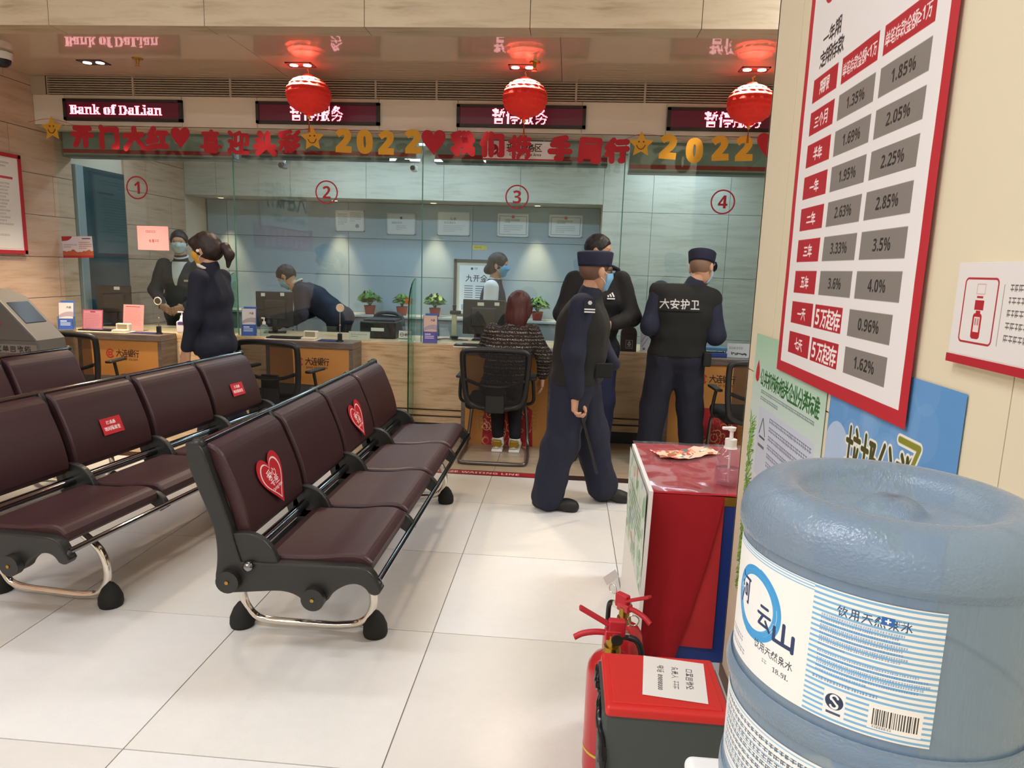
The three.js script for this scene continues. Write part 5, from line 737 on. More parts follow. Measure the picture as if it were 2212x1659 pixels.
  const leafG = (() => { const s = new THREE.Shape(); s.moveTo(0, 0); s.quadraticCurveTo(0.03, 0.02, 0.022, 0.045); s.quadraticCurveTo(0.012, 0.07, 0, 0.085); s.quadraticCurveTo(-0.012, 0.07, -0.022, 0.045); s.quadraticCurveTo(-0.03, 0.02, 0, 0); const g = new THREE.ShapeGeometry(s, 4), p = g.attributes.position; for (let i = 0; i < p.count; i++) p.setZ(i, -Math.abs(p.getX(i)) * 0.5 - p.getY(i) * p.getY(i) * 3); g.computeVertexNormals(); return g; })();
  [[-2.426, 'bushy potted plant on the cabinet under the certificate with the round seal', 1.05], [-2.023, 'bushy potted plant on the cabinet beside the glass fin', 0.85], [-1.616, 'pale leafed potted plant on the cabinet beside the framed poster', 0.95], [-0.363, 'potted plant on the cabinet behind the seated woman', 0.95]].forEach(([x, l, k], n) => {
    const t = thing('potted_plant', l, 'plant', [x, 0.8705, -8.35], n, 'potted plants on the back cabinet'); part(t, 'pot', lathe([[0, 0], [0.052, 0], [0.07, 0.1], [0.075, 0.105], [0.066, 0.105], [0.06, 0.09], [0, 0.09]], 20), potM);
    for (const c of [0, 1]) { const gs = []; for (let i = 0; i < 65; i++) { const a = rr(0, 6.28), r = Math.sqrt(rnd()) * 0.17 * k, h = 0.13 + (0.14 - r * 0.5) * rr(0.2, 1.2) * k, g = leafG.clone(); g.scale(k, k, k); g.rotateX(rr(-1.5, -0.5)); g.rotateY(a + rr(-0.6, 0.6)); g.translate(Math.sin(a) * r, h, Math.cos(a) * r); gs.push(g); } part(t, c ? 'pale_leaves' : 'leaves', gs, leafM[c]); }
    const ss = []; for (let i = 0; i < 14; i++) { const a = i * 0.45, r = rr(0.05, 0.14) * k; ss.push(tube([[0, 0.09, 0], [Math.sin(a) * r * 0.4, 0.16, Math.cos(a) * r * 0.4], [Math.sin(a) * r, 0.18, Math.cos(a) * r]], 0.0025, 5, 8)); } part(t, 'stems', ss, std(0x587a3a, 0.6));
  });
  // niche downlights
  for (const [x, l] of [[-4.3, 'small recessed downlight in the niche at the door side'], [-2.87, 'small recessed downlight above the certificate with the round seal'], [-1.66, 'small recessed downlight above the two-character certificate'], [-0.41, 'small recessed downlight between the two red-crest certificates']]) {
    const t = thing('niche_downlight', l, 'downlight', [x, 2.224, -8.4]); part(t, 'trim_ring', new THREE.TorusGeometry(0.042, 0.006, 8, 24).rotateX(Math.PI / 2).translate(0, -0.001, 0), M.whitePlastic); part(t, 'lamp', cyl(0.038, 0.038, 0.004, 0, -0.002, 0), new THREE.MeshStandardMaterial({ color: 0xffffff, emissive: 0xffe0b0, emissiveIntensity: 5 }));
    spotLight(x, 2.21, -8.4, x, 0.9, -8.5, LIGHT.nicheColor, LIGHT.niche, 0.42, 0.6, 1);
  }
  // cameras on the inner beam
  for (const [x, l] of [[-2.62, 'dark dome camera under the shutter box of window 2'], [-1.42, 'white bullet camera near the joint of windows 2 and 3']]) { const t = thing('security_camera', l, 'camera', [x, 2.33, -6.3]); part(t, 'mount', rod([0, 0.1, -0.05], [0, 0.02, 0], 0.01, 8), M.whitePlastic); part(t, 'camera_body', [rbox(0.05, 0.05, 0.1, 0.012, 0, 0, 0.02)], x < -2 ? M.greyPlastic : M.whitePlastic); part(t, 'lens', [cyl(0.02, 0.02, 0.02, 0, 0, 0, 16).rotateX(Math.PI / 2).translate(0, -0.002, 0.075)], M.blackPlastic); }
}
// ---------------------------------------------------------------- people: smooth-joined tapered limbs meshed on a grid
const sub = (a, b) => [a[0] - b[0], a[1] - b[1], a[2] - b[2]], add = (a, b, k = 1) => [a[0] + b[0] * k, a[1] + b[1] * k, a[2] + b[2] * k], lerp3 = (a, b, t) => [a[0] + (b[0] - a[0]) * t, a[1] + (b[1] - a[1]) * t, a[2] + (b[2] - a[2]) * t], len3 = (a) => Math.hypot(...a), nrm = (a) => { const l = len3(a) || 1; return [a[0] / l, a[1] / l, a[2] / l]; }, cross = (a, b) => [a[1] * b[2] - a[2] * b[1], a[2] * b[0] - a[0] * b[2], a[0] * b[1] - a[1] * b[0]];
const cone = (a, ra, b, rb, g = 0) => ({ a, ra, b, rb, g }), ell = (c, r, g = 0) => ({ c, r, g });
function primD(p, x, y, z) {
  if (p.c) { const ux = x - p.c[0], uy = y - p.c[1], uz = z - p.c[2], k0 = Math.hypot(ux / p.r[0], uy / p.r[1], uz / p.r[2]), k1 = Math.hypot(ux / (p.r[0] * p.r[0]), uy / (p.r[1] * p.r[1]), uz / (p.r[2] * p.r[2])); return k1 < 1e-9 ? -Math.min(...p.r) : (k0 * (k0 - 1)) / k1; }
  const bx = p.b[0] - p.a[0], by = p.b[1] - p.a[1], bz = p.b[2] - p.a[2], px = x - p.a[0], py = y - p.a[1], pz = z - p.a[2], L = bx * bx + by * by + bz * bz;
  let t = L > 1e-12 ? (px * bx + py * by + pz * bz) / L : 0; t = t < 0 ? 0 : t > 1 ? 1 : t;
  return Math.hypot(px - bx * t, py - by * t, pz - bz * t) - (p.ra + (p.rb - p.ra) * t);
}
const smin = (a, b, k) => { const h = Math.max(k - Math.abs(a - b), 0) / k; return Math.min(a, b) - h * h * k * 0.25; };
function grow(prims, d) { return prims.map((p) => (p.c ? { ...p, r: p.r.map((v) => v + d) } : { ...p, ra: p.ra + d, rb: p.rb + d })); }
function mesh3(prims, { cell = 0.01, k = 0.04, k2 = 0.018, clip = null, disp = null } = {}) {
  let lo = [1e9, 1e9, 1e9], hi = [-1e9, -1e9, -1e9]; const bb = prims.map((p) => { const a = [], b = []; for (let i = 0; i < 3; i++) { if (p.c) { a[i] = p.c[i] - p.r[i]; b[i] = p.c[i] + p.r[i]; } else { a[i] = Math.min(p.a[i] - p.ra, p.b[i] - p.rb); b[i] = Math.max(p.a[i] + p.ra, p.b[i] + p.rb); } lo[i] = Math.min(lo[i], a[i]); hi[i] = Math.max(hi[i], b[i]); } return [a, b]; });
  const m = 0.03 + cell * 2; lo = lo.map((v) => v - m); hi = hi.map((v) => v + m); const N = [0, 1, 2].map((i) => Math.ceil((hi[i] - lo[i]) / cell) + 1), [nx, ny, nz] = N;
  const gs = [...new Set(prims.map((p) => p.g))]; let F = null;
  for (const g of gs) {
    const f = new Float32Array(nx * ny * nz).fill(0.5);
    prims.forEach((p, pi) => { if (p.g !== g) return; const [a, b] = bb[pi], e = k + 3 * cell, i0 = [0, 1, 2].map((i) => Math.max(0, Math.floor((a[i] - e - lo[i]) / cell))), i1 = [0, 1, 2].map((i) => Math.min(N[i] - 1, Math.ceil((b[i] + e - lo[i]) / cell))); for (let z = i0[2]; z <= i1[2]; z++) for (let y = i0[1]; y <= i1[1]; y++) { let o = (z * ny + y) * nx + i0[0]; for (let x = i0[0]; x <= i1[0]; x++, o++) f[o] = smin(f[o], primD(p, lo[0] + x * cell, lo[1] + y * cell, lo[2] + z * cell), k); } });
    if (!F) F = f; else for (let i = 0; i < F.length; i++) F[i] = smin(F[i], f[i], k2);
  }
  if (clip || disp) for (let z = 0, o = 0; z < nz; z++) for (let y = 0; y < ny; y++) for (let x = 0; x < nx; x++, o++) { if (F[o] > 0.06 || F[o] < -0.08) { if (!clip || F[o] > 0.06) continue; } const px = lo[0] + x * cell, py = lo[1] + y * cell, pz = lo[2] + z * cell; if (disp && Math.abs(F[o]) < 0.05) F[o] += disp(px, py, pz); if (clip) F[o] = Math.max(F[o], clip(px, py, pz)); }
  const vid = new Int32Array(nx * ny * nz).fill(-1), pos = [], idx = [], sx = 1, sy = nx, sz = nx * ny, off = [0, sx, sy, sx + sy, sz, sz + sx, sz + sy, sz + sx + sy], E = [[0, 1], [2, 3], [4, 5], [6, 7], [0, 2], [1, 3], [4, 6], [5, 7], [0, 4], [1, 5], [2, 6], [3, 7]];
  for (let z = 0; z < nz - 1; z++) for (let y = 0; y < ny - 1; y++) for (let x = 0; x < nx - 1; x++) { const o = z * sz + y * sy + x; let mask = 0; for (let c = 0; c < 8; c++) if (F[o + off[c]] < 0) mask |= 1 << c; if (mask === 0 || mask === 255) continue; let vx = 0, vy = 0, vz = 0, n = 0; for (const [a, b] of E) { const fa = F[o + off[a]], fb = F[o + off[b]]; if (fa < 0 === fb < 0) continue; const t = fa / (fa - fb); vx += (a & 1) + ((b & 1) - (a & 1)) * t; vy += ((a >> 1) & 1) + (((b >> 1) & 1) - ((a >> 1) & 1)) * t; vz += ((a >> 2) & 1) + (((b >> 2) & 1) - ((a >> 2) & 1)) * t; n++; } vid[o] = pos.length / 3; pos.push(lo[0] + (x + vx / n) * cell, lo[1] + (y + vy / n) * cell, lo[2] + (z + vz / n) * cell); }
  const quad = (a, b, c, d, flip) => { if (a < 0 || b < 0 || c < 0 || d < 0) return; flip ? idx.push(a, c, b, a, d, c) : idx.push(a, b, c, a, c, d); };
  for (let z = 1; z < nz - 1; z++) for (let y = 1; y < ny - 1; y++) for (let x = 1; x < nx - 1; x++) { const o = z * sz + y * sy + x, s = F[o] < 0; if (s !== F[o + sx] < 0) quad(vid[o - sy - sz], vid[o - sz], vid[o], vid[o - sy], !s); if (s !== F[o + sy] < 0) quad(vid[o - sx - sz], vid[o - sx], vid[o], vid[o - sz], !s); if (s !== F[o + sz] < 0) quad(vid[o - sx - sy], vid[o - sy], vid[o], vid[o - sx], !s); }
  const g = new THREE.BufferGeometry(); g.setAttribute('position', new THREE.Float32BufferAttribute(pos, 3)); g.setIndex(idx); g.computeVertexNormals(); return metric(g);
}
const folds = (amp, f = 9, s = 0) => (x, y, z) => amp * (noise3.noise(x * f + s, y * f * 0.7, z * f) + 0.5 * noise3.noise(x * f * 2.3, y * f * 1.6 + s, z * f * 2.3));
const HEAD = [ell([0, 0.025, -0.01], [0.074, 0.092, 0.094]), ell([0, -0.035, 0.018], [0.062, 0.075, 0.068]), cone([0, -0.09, 0.05], 0.02, [0, -0.075, 0.025], 0.036), cone([0, 0.012, 0.08], 0.008, [0, -0.026, 0.094], 0.013), cone([-0.03, 0.03, 0.074], 0.013, [0.03, 0.03, 0.074], 0.013), cone([-0.035, -0.02, 0.06], 0.02, [-0.04, -0.03, 0.05], 0.02), cone([0.035, -0.02, 0.06], 0.02, [0.04, -0.03, 0.05], 0.02), ell([0.077, -0.004, -0.012], [0.01, 0.031, 0.018], 1), ell([-0.077, -0.004, -0.012], [0.01, 0.031, 0.018], 1)];
const headSkin = mesh3(HEAD, { cell: 0.005, k: 0.022, k2: 0.012 });
const skullUp = (d) => grow([HEAD[0]], d), D2 = (n, c) => (x, y, z) => c - (n[0] * x + n[1] * y + n[2] * z);
const maskGeo = mesh3(grow(HEAD.slice(1, 7), 0.008), { cell: 0.005, k: 0.022, clip: (x, y, z) => Math.max(y - 0.0 - (z - 0.06) * 0.25, -0.104 - y, 0.028 - z) });
const HAIR = {
  short: mesh3(skullUp(0.01), { cell: 0.006, k: 0.02, clip: (x, y, z) => Math.max(0.012 - (0.62 * y - 0.78 * z + 0.034), -0.045 - y), disp: folds(0.004, 40) }),
  crop: mesh3(skullUp(0.004), { cell: 0.006, k: 0.02, clip: (x, y, z) => Math.max(0.03 - (0.62 * y - 0.78 * z + 0.045), -0.05 - y) }),
  pony: mesh3([ell([0, 0.03, -0.012], [0.087, 0.104, 0.108]), cone([0.05, 0.06, 0.06], 0.03, [-0.05, 0.07, 0.065], 0.03), ell([0, -0.01, -0.05], [0.075, 0.07, 0.07]), cone([0, 0.0, -0.115], 0.022, [0, 0.005, -0.15], 0.026, 1), cone([0, 0.005, -0.15], 0.028, [0, -0.05, -0.175], 0.03, 1), cone([0, -0.05, -0.175], 0.03, [0, -0.13, -0.15], 0.012, 1)], { cell: 0.006, k: 0.03, clip: (x, y, z) => Math.min(Math.max(0.012 - (0.5 * y - 0.86 * z + 0.06), -0.09 - y), z > -0.1 ? 1 : -1), disp: folds(0.003, 45) }),
  bob: mesh3([ell([0, 0.03, -0.012], [0.09, 0.106, 0.108]), ell([0, -0.085, -0.04], [0.1, 0.14, 0.08]), cone([0.075, 0, 0.03], 0.028, [0.085, -0.18, 0.03], 0.024), cone([-0.075, 0, 0.03], 0.028, [-0.085, -0.18, 0.03], 0.024)], { cell: 0.006, k: 0.03, clip: (x, y, z) => Math.max(0.005 - (0.45 * y - 0.89 * z + 0.055), -0.195 - y + 0.008 * Math.sin(x * 90)), disp: (x, y, z) => 0.004 * noise3.noise(x * 70, y * 7, z * 70) }),
  bun: mesh3([ell([0, 0.03, -0.012], [0.086, 0.103, 0.106]), ell([0, -0.03, -0.06], [0.078, 0.07, 0.065]), ell([0, -0.055, -0.115], [0.045, 0.04, 0.035])], { cell: 0.006, k: 0.03, clip: (x, y, z) => Math.max(0.012 - (0.5 * y - 0.86 * z + 0.06), -0.11 - y), disp: folds(0.003, 45) }),
};
const SKIN = std(0xc79676, 0.6);
function handGeo(w, d, n, s, curl = 0.5, spread = 0.1, thumbIn = 0.5) {   // wrist, finger direction, palm normal, thumb side
  d = nrm(d); n = nrm(n); s = nrm(s); const P = (a, b, c) => add(add(add(w, d, a), s, b), n, c), pr = [], rot = (v, axisN, ang) => nrm(add(v.map((q) => q * Math.cos(ang)), axisN, Math.sin(ang)));
  const base = [[0.084, 0.028], [0.088, 0.009], [0.085, -0.01], [0.077, -0.028]], L = [0.072, 0.079, 0.073, 0.057], R = [0.0088, 0.009, 0.0086, 0.0078];
  base.forEach(([a, b], i) => { const kn = P(a, b, 0); pr.push(cone(P(0, b * 0.55, 0), 0.019, kn, 0.0125, 0)); let q = kn, dir = nrm(add(d, s, (1.5 - i) * spread)), ang = 0; [0.45, 0.31, 0.24].forEach((f, j) => { ang += curl * (j ? 1.05 : 0.85); const nd = nrm(add(dir.map((v) => v * Math.cos(ang)), n, Math.sin(ang))), e = add(q, nd, L[i] * f); pr.push(cone(q, R[i] * (1 - j * 0.08), e, R[i] * (0.92 - j * 0.08), i + 1)); q = e; }); });
  const t0 = P(0.022, 0.02, 0.006), t1 = P(0.05, 0.045 , 0.012 + 0.012 * thumbIn), t2 = P(0.076, 0.05 - 0.02 * thumbIn, 0.018 + 0.03 * thumbIn), t3 = P(0.092, 0.045 - 0.03 * thumbIn, 0.022 + 0.038 * thumbIn); pr.push(cone(t0, 0.017, t1, 0.0125, 6), cone(t1, 0.0115, t2, 0.0105, 6), cone(t2, 0.0102, t3, 0.0085, 6)); pr.push(cone(P(-0.04, 0, 0), 0.024, P(0.01, 0, 0), 0.022, 0));
  return mesh3(pr, { cell: 0.004, k: 0.012, k2: 0.006 });
}
function torsoPrims(J, o = {}) {
  const { hr = 0.112, wr = 0.105, cr = 0.115, sr = 0.072 } = o, hm = lerp3(J.hipL, J.hipR, 0.5), sm = lerp3(J.shL, J.shR, 0.5), ha = sub(J.hipL, hm), sa = sub(J.shL, sm), at = (t) => lerp3(hm, sm, t), b = o.bulge || [0, 0, 0];
  return [cone(J.hipL, hr, J.hipR, hr), cone(add(add(at(0.36), ha, 0.85), b), wr, add(add(at(0.36), ha, -0.85), b), wr), cone(add(add(at(0.7), sa, 0.5), b, 0.6), cr, add(add(at(0.7), sa, -0.5), b, 0.6), cr), cone(add(at(0.92), sa, 0.72), sr, add(at(0.92), sa, -0.72), sr), cone(hm, hr * 0.95, at(0.7), cr * 0.95), cone(at(0.9), 0.088, lerp3(sm, J.headBase || J.neck, o.collar || 0.5), o.neckR || 0.064)];
}
const armPrims = (J, r = 1) => [cone(J.shL, 0.064 * r, J.elL, 0.052 * r, 1), cone(J.elL, 0.052 * r, J.wrL, 0.04 * r, 1), cone(J.shR, 0.064 * r, J.elR, 0.052 * r, 2), cone(J.elR, 0.052 * r, J.wrR, 0.04 * r, 2)];
const legPrims = (J, t = 0.095, kn = 0.075, an = 0.062, hr = 0.112) => [cone(J.hipL, hr, J.hipR, hr), cone(J.hipL, t * 1.05, J.knL, kn, 3), cone(J.knL, kn, J.anL, an, 3), cone(J.hipR, t * 1.05, J.knR, kn, 4), cone(J.knR, kn, J.anR, an, 4)];
function shoeGeo(an, dir, len = 0.26, lift = 0) { const d = nrm([dir[0], 0, dir[2]]), A = (t, y) => [an[0] + d[0] * t, y, an[2] + d[2] * t]; return mesh3([cone(A(-0.05, 0.042 + lift), 0.036, A(0.03, 0.05 + lift), 0.04), cone(A(0.02, 0.042 + lift), 0.04, A(len - 0.11, 0.032), 0.038), cone(A(len - 0.13, 0.034), 0.04, A(len - 0.095, 0.028), 0.034), cone([an[0], 0.05 + lift, an[2]], 0.042, an, 0.045)], { cell: 0.007, k: 0.03, clip: (x, y, z) => 0.0015 + 0 * x - y }); }
// o: joints J (scene coordinates), head yaw/pitch, clothes
function person(label, base, J, o) {
  const t = thing('person', label, 'person', [base[0], 0, base[1]]), org = [base[0], 0, base[1]];
  for (const k of Object.keys(J)) J[k] = sub(J[k], org);
  { const fx = Math.sin(o.yaw), fz = Math.cos(o.yaw); J.headBase = add(J.head, [-fx * 0.022, -0.075, -fz * 0.022]); }
  const smid = lerp3(J.shL, J.shR, 0.5), neckSkin = mesh3([cone(add(J.headBase, [0, 0.035, 0]), 0.05, lerp3(J.headBase, smid, 0.4), 0.054), cone(lerp3(J.headBase, smid, 0.4), 0.054, lerp3(J.headBase, smid, 0.85), 0.066)], { cell: 0.008, k: 0.02 });
  const HM = new THREE.Matrix4().makeRotationFromEuler(new THREE.Euler(o.pitch || 0, o.yaw, o.roll || 0, 'YXZ')).setPosition(...J.head), hd = (g) => g.clone().applyMatrix4(HM), q = o.headScale || 1; if (q !== 1) HM.scale(V(q, q, q));
  const hands = (o.hands || []).map((h) => handGeo(sub(h[0], org), h[1], h[2], h[3], h[4], h[5], h[6]));
  const skinBody = mesh3([...grow(torsoPrims(J), -0.018), ...grow(armPrims(J), -0.016), ...grow(legPrims(J), -0.02).map((p) => ({ ...p, g: p.g || 5 }))], { cell: 0.017, k: 0.04 });
  part(t, 'body', merge([skinBody, neckSkin, hd(headSkin), ...hands]), o.skin || SKIN);
  if (o.eyes !== false) part(t, 'eyes', [ell, ell].map((_, i) => hd(new THREE.SphereGeometry(0.0085, 10, 8).scale(1.25, 0.7, 0.7).translate(i ? 0.031 : -0.031, 0.01, 0.0775))), std(0x1a120e, 0.3));
  if (o.hair) part(t, 'hair', hd(HAIR[o.hair]), std(o.hairColor || 0x15110f, 0.55));
  if (o.mask) { const m = part(t, 'face_mask', hd(maskGeo), std(o.mask, 0.8)); part(m, 'ear_loop', [1, -1].flatMap((s) => [hd(tube([[s * 0.058, -0.02, 0.055], [s * 0.078, 0.0, 0.01], [s * 0.082, 0.022, -0.01]], 0.0022, 5, 12)), hd(tube([[s * 0.05, -0.08, 0.045], [s * 0.074, -0.045, 0.01], [s * 0.082, -0.03, -0.02]], 0.0022, 5, 12))]), std(0xe4e4e2, 0.8)); }
  const tr = o.trousers; if (tr) part(t, 'trousers', mesh3(legPrims(J, ...(tr.r || [])), { cell: 0.011, k: 0.05, k2: 0.03, disp: folds(tr.fold || 0.007, 8, 3), clip: tr.clip }), std(tr.color, 0.85));
  const jk = o.jacket; if (jk) { part(t, jk.name || 'jacket', mesh3([...torsoPrims(J, jk.torso), ...armPrims(J, jk.arm || 1.05)], { cell: 0.0105, k: 0.05, k2: 0.02, disp: folds(jk.fold || 0.006, 9, 1), clip: jk.clip }), jk.mat || std(jk.color, 0.85)); }
  if (o.feet) o.feet.forEach(([a, dir, len, lift]) => { const s = part(t, 'shoe', shoeGeo(sub(a, org), dir, len, lift), o.shoeMat || std(0x1b1917, 0.6)); });
  return { t, J, org, hd };
}
function snap(prims, g, k = 0.05, dir = 1, off = 0.004) {   // lay a flat sheet onto a garment along z
  const p = g.attributes.position, F = (x, y, z) => { let f = 1; for (const q of prims) f = smin(f, primD(q, x, y, z), k); return f; };
  for (let i = 0; i < p.count; i++) { let z = dir * 0.5; const x = p.getX(i), y = p.getY(i); for (let n = 0; n < 60; n++) { const f = F(x, y, z); if (f < 0.0005) break; z -= dir * Math.max(0.0006, f * 0.7); } p.setZ(i, z + dir * off); } g.computeVertexNormals(); return g;
}
function capGeo(hd) {
  const crown = lathe([[0, 0.118], [0.07, 0.117], [0.094, 0.112], [0.101, 0.104], [0.099, 0.08], [0.094, 0.045], [0.092, 0.03], [0.0, 0.03]], 40).scale(0.93, 1, 1.06).rotateX(-0.06).translate(0, 0, -0.012);
  const out = [], inn = []; for (let i = 0; i <= 20; i++) { const a = (Math.PI * i) / 20; out.push([Math.cos(a) * 0.09, 0.0 + Math.sin(a) * 0.125]); inn.unshift([Math.cos(a) * 0.084, Math.sin(a) * 0.07]); }
  const brim = new THREE.ExtrudeGeometry(shape([...out, ...inn]), { depth: 0.006, bevelEnabled: true, bevelSize: 0.002, bevelThickness: 0.002, bevelSegments: 2 }).rotateX(Math.PI / 2).rotateX(0.2).translate(0, 0.046, 0.022);
  return [hd(crown), hd(metric(brim))];
}
const navy = 0x1c2033, vestBlack = 0x1a1a18;
// guard walking right with a baton
{
  const R = person('security guard in cap and black vest walking past with a baton', [0.08, -4.25], { head: [0.163, 1.478, -4.25], neck: [0.135, 1.375, -4.25], shL: [0.135, 1.275, -4.43], shR: [0.085, 1.275, -4.08], elL: [0.2, 1.03, -4.5], wrL: [0.3, 0.9, -4.42], elR: [0.045, 1.0, -4.03], wrR: [0.068, 0.765, -4.04], hipL: [0.09, 0.83, -4.335], hipR: [0.06, 0.83, -4.165], knL: [0.175, 0.46, -4.37], anL: [0.275, 0.1, -4.37], knR: [-0.005, 0.43, -4.15], anR: [-0.075, 0.09, -4.15] }, {
    yaw: 2.09, pitch: 0.05, hair: 'crop', hairColor: 0x6e5242, headScale: 1.06, mask: 0x7fb6d8, trousers: { color: navy, r: [0.122, 0.108, 0.1, 0.142], fold: 0.014 }, jacket: { name: 'shirt', color: navy, arm: 1.22, torso: { hr: 0.135, wr: 0.14, cr: 0.14, sr: 0.08, collar: 0.6, neckR: 0.068 }, clip: (x, y, z) => 0.82 - y + (Math.abs(x) > 0.0 && z > 0.15 ? -0.2 : 0) },
    feet: [[[-0.085, 0.1, -4.15], [1, 0, 0.08], 0.27, 0], [[0.27, 0.11, -4.37], [1, 0, 0.05], 0.25, 0.02]], hands: [[[0.068, 0.745, -4.04], [0.02, -1, 0], [1, 0, -0.1], [0.3, 0, 1].map((v, i) => [0.35, 0, -1][i]), 0.75, 0.03, 1]], eyes: false });
  const tp = grow(torsoPrims(R.J, { hr: 0.135, wr: 0.142, cr: 0.142, sr: 0.08 }), 0.014);
  const v = part(R.t, 'vest', mesh3(tp, { cell: 0.0105, k: 0.05, disp: folds(0.004, 9, 5), clip: (x, y, z) => Math.max(0.80 - y, y - 1.335) }), std(vestBlack, 0.9), 'black padded vest');
  part(v, 'vest_pocket', rbox(0.11, 0.09, 0.02, 0.01, 0.115, 0.9, 0.185).rotateY(0.2), std(0x151513, 0.9));
  part(v, 'epaulette', [box(0.064, 0.085, 0.006).rotateX(-0.18).translate(0.045, 1.285, 0.252)], std(0x14161e, 0.8)); part(v, 'white_bars', [box(0.062, 0.008, 0.007).rotateX(-0.18).translate(0.046, 1.249, 0.259), box(0.062, 0.008, 0.007).rotateX(-0.18).translate(0.046, 1.264, 0.256)], std(0xd8d8d4, 0.7)); part(v, 'shield_badge', [new THREE.CircleGeometry(0.013, 6).rotateX(-0.18).translate(0.046, 1.302, 0.2535)], std(0xc8c8c4, 0.7));
  const cg = part(R.t, 'cap', capGeo(R.hd), std(0x1d2038, 0.85), 'navy peaked cap');
  part(R.t, 'glasses', [R.hd(tube([[-0.075, 0.012, 0.0], [-0.072, 0.014, 0.07], [-0.05, 0.016, 0.092], [0, 0.018, 0.1], [0.05, 0.016, 0.092], [0.072, 0.014, 0.07], [0.075, 0.012, 0.0]], 0.003, 6, 60)), R.hd(new THREE.TorusGeometry(0.024, 0.0028, 6, 20).translate(0.032, 0.005, 0.097)), R.hd(new THREE.TorusGeometry(0.024, 0.0028, 6, 20).translate(-0.032, 0.005, 0.097))], M.blackPlastic);
  const bt = single('baton', 'thin black baton held in the walking guard’s hand'.replace('’', ''), 'baton', rod([0, 0, 0], [0.135, -0.44, -0.05], 0.011, 12, 0.009), M.blackPlastic, [0.088, 0.7, -4.058]);
}
// guard seen from behind at window 4
{
  const R = person('security guard seen from behind at window 4, four white characters on his vest', [0.85, -5.3], { head: [0.985, 1.528, -5.33], neck: [0.93, 1.42, -5.29], shL: [0.69, 1.345, -5.3], shR: [1.06, 1.3, -5.3], elL: [0.62, 1.09, -5.24], wrL: [0.72, 0.98, -5.45], elR: [1.115, 1.03, -5.26], wrR: [1.12, 1.1, -5.52], hipL: [0.755, 0.87, -5.3], hipR: [0.925, 0.87, -5.3], knL: [0.695, 0.45, -5.32], anL: [0.665, 0.09, -5.28], knR: [0.975, 0.45, -5.32], anR: [1.0, 0.09, -5.28] }, {
    yaw: 2.55, pitch: 0.32, roll: -0.1, hair: 'crop', hairColor: 0x80624e, headScale: 1.07, mask: 0x9ab8c8, trousers: { color: 0x1b1d2b, r: [0.118, 0.098, 0.092, 0.128], fold: 0.01 }, jacket: { name: 'shirt', color: 0x1e2236, arm: 1.25, torso: { hr: 0.12, wr: 0.125, cr: 0.13, sr: 0.085, collar: 0.66, neckR: 0.068 }, fold: 0.008, clip: (x, y, z) => 0.86 - y },
    feet: [[[0.665, 0.1, -5.28], [-0.15, 0, -1], 0.27, 0], [[1.0, 0.1, -5.28], [0.15, 0, -1], 0.27, 0]], hands: [[[1.125, 1.115, -5.545], [0.35, 0.25, -0.8], [0, -1, -0.2], [-0.9, 0, -0.3], 0.4, 0.05, 0.5], [[0.73, 0.975, -5.47], [0.45, -0.1, -0.9], [0, -1, 0], [0.9, 0, 0.4], 0.4, 0.05, 0.5]], eyes: false });
  const tp = [...grow(torsoPrims(R.J, { hr: 0.125, wr: 0.13, cr: 0.134, sr: 0.085 }), 0.012), cone(R.J.shL, 0.088, R.J.shR, 0.088)];
  const v = part(R.t, 'vest', mesh3(tp, { cell: 0.0105, k: 0.05, disp: folds(0.004, 8, 9), clip: (x, y, z) => Math.max(0.87 - y, y - 1.41) }), std(vestBlack, 0.9), 'black vest with white characters across the back');
  part(v, 'vest_lettering', snap(tp, new THREE.PlaneGeometry(0.31, 0.1, 24, 8).translate(-0.03, 1.262 + 0.0, 0), 0.05, 1, 0.0075), std(0xffffff, 0.9, 0, { map: canvasTex(496, 160, (g, w, h) => { g.fillStyle = '#1a1a18'; g.fillRect(0, 0, w, h); g.strokeStyle = '#c9c4c0'; hanzi(g, '大安护卫', 22, 26, 92, 104, 0.27, 13); }) }));
  part(R.t, 'cap', capGeo(R.hd), std(0x1a1d33, 0.85), 'navy peaked cap'); part(R.t, 'belt_pouch', rbox(0.06, 0.11, 0.05, 0.012, 0.2, 0.86, 0.1), std(0x14140f, 0.7));
}
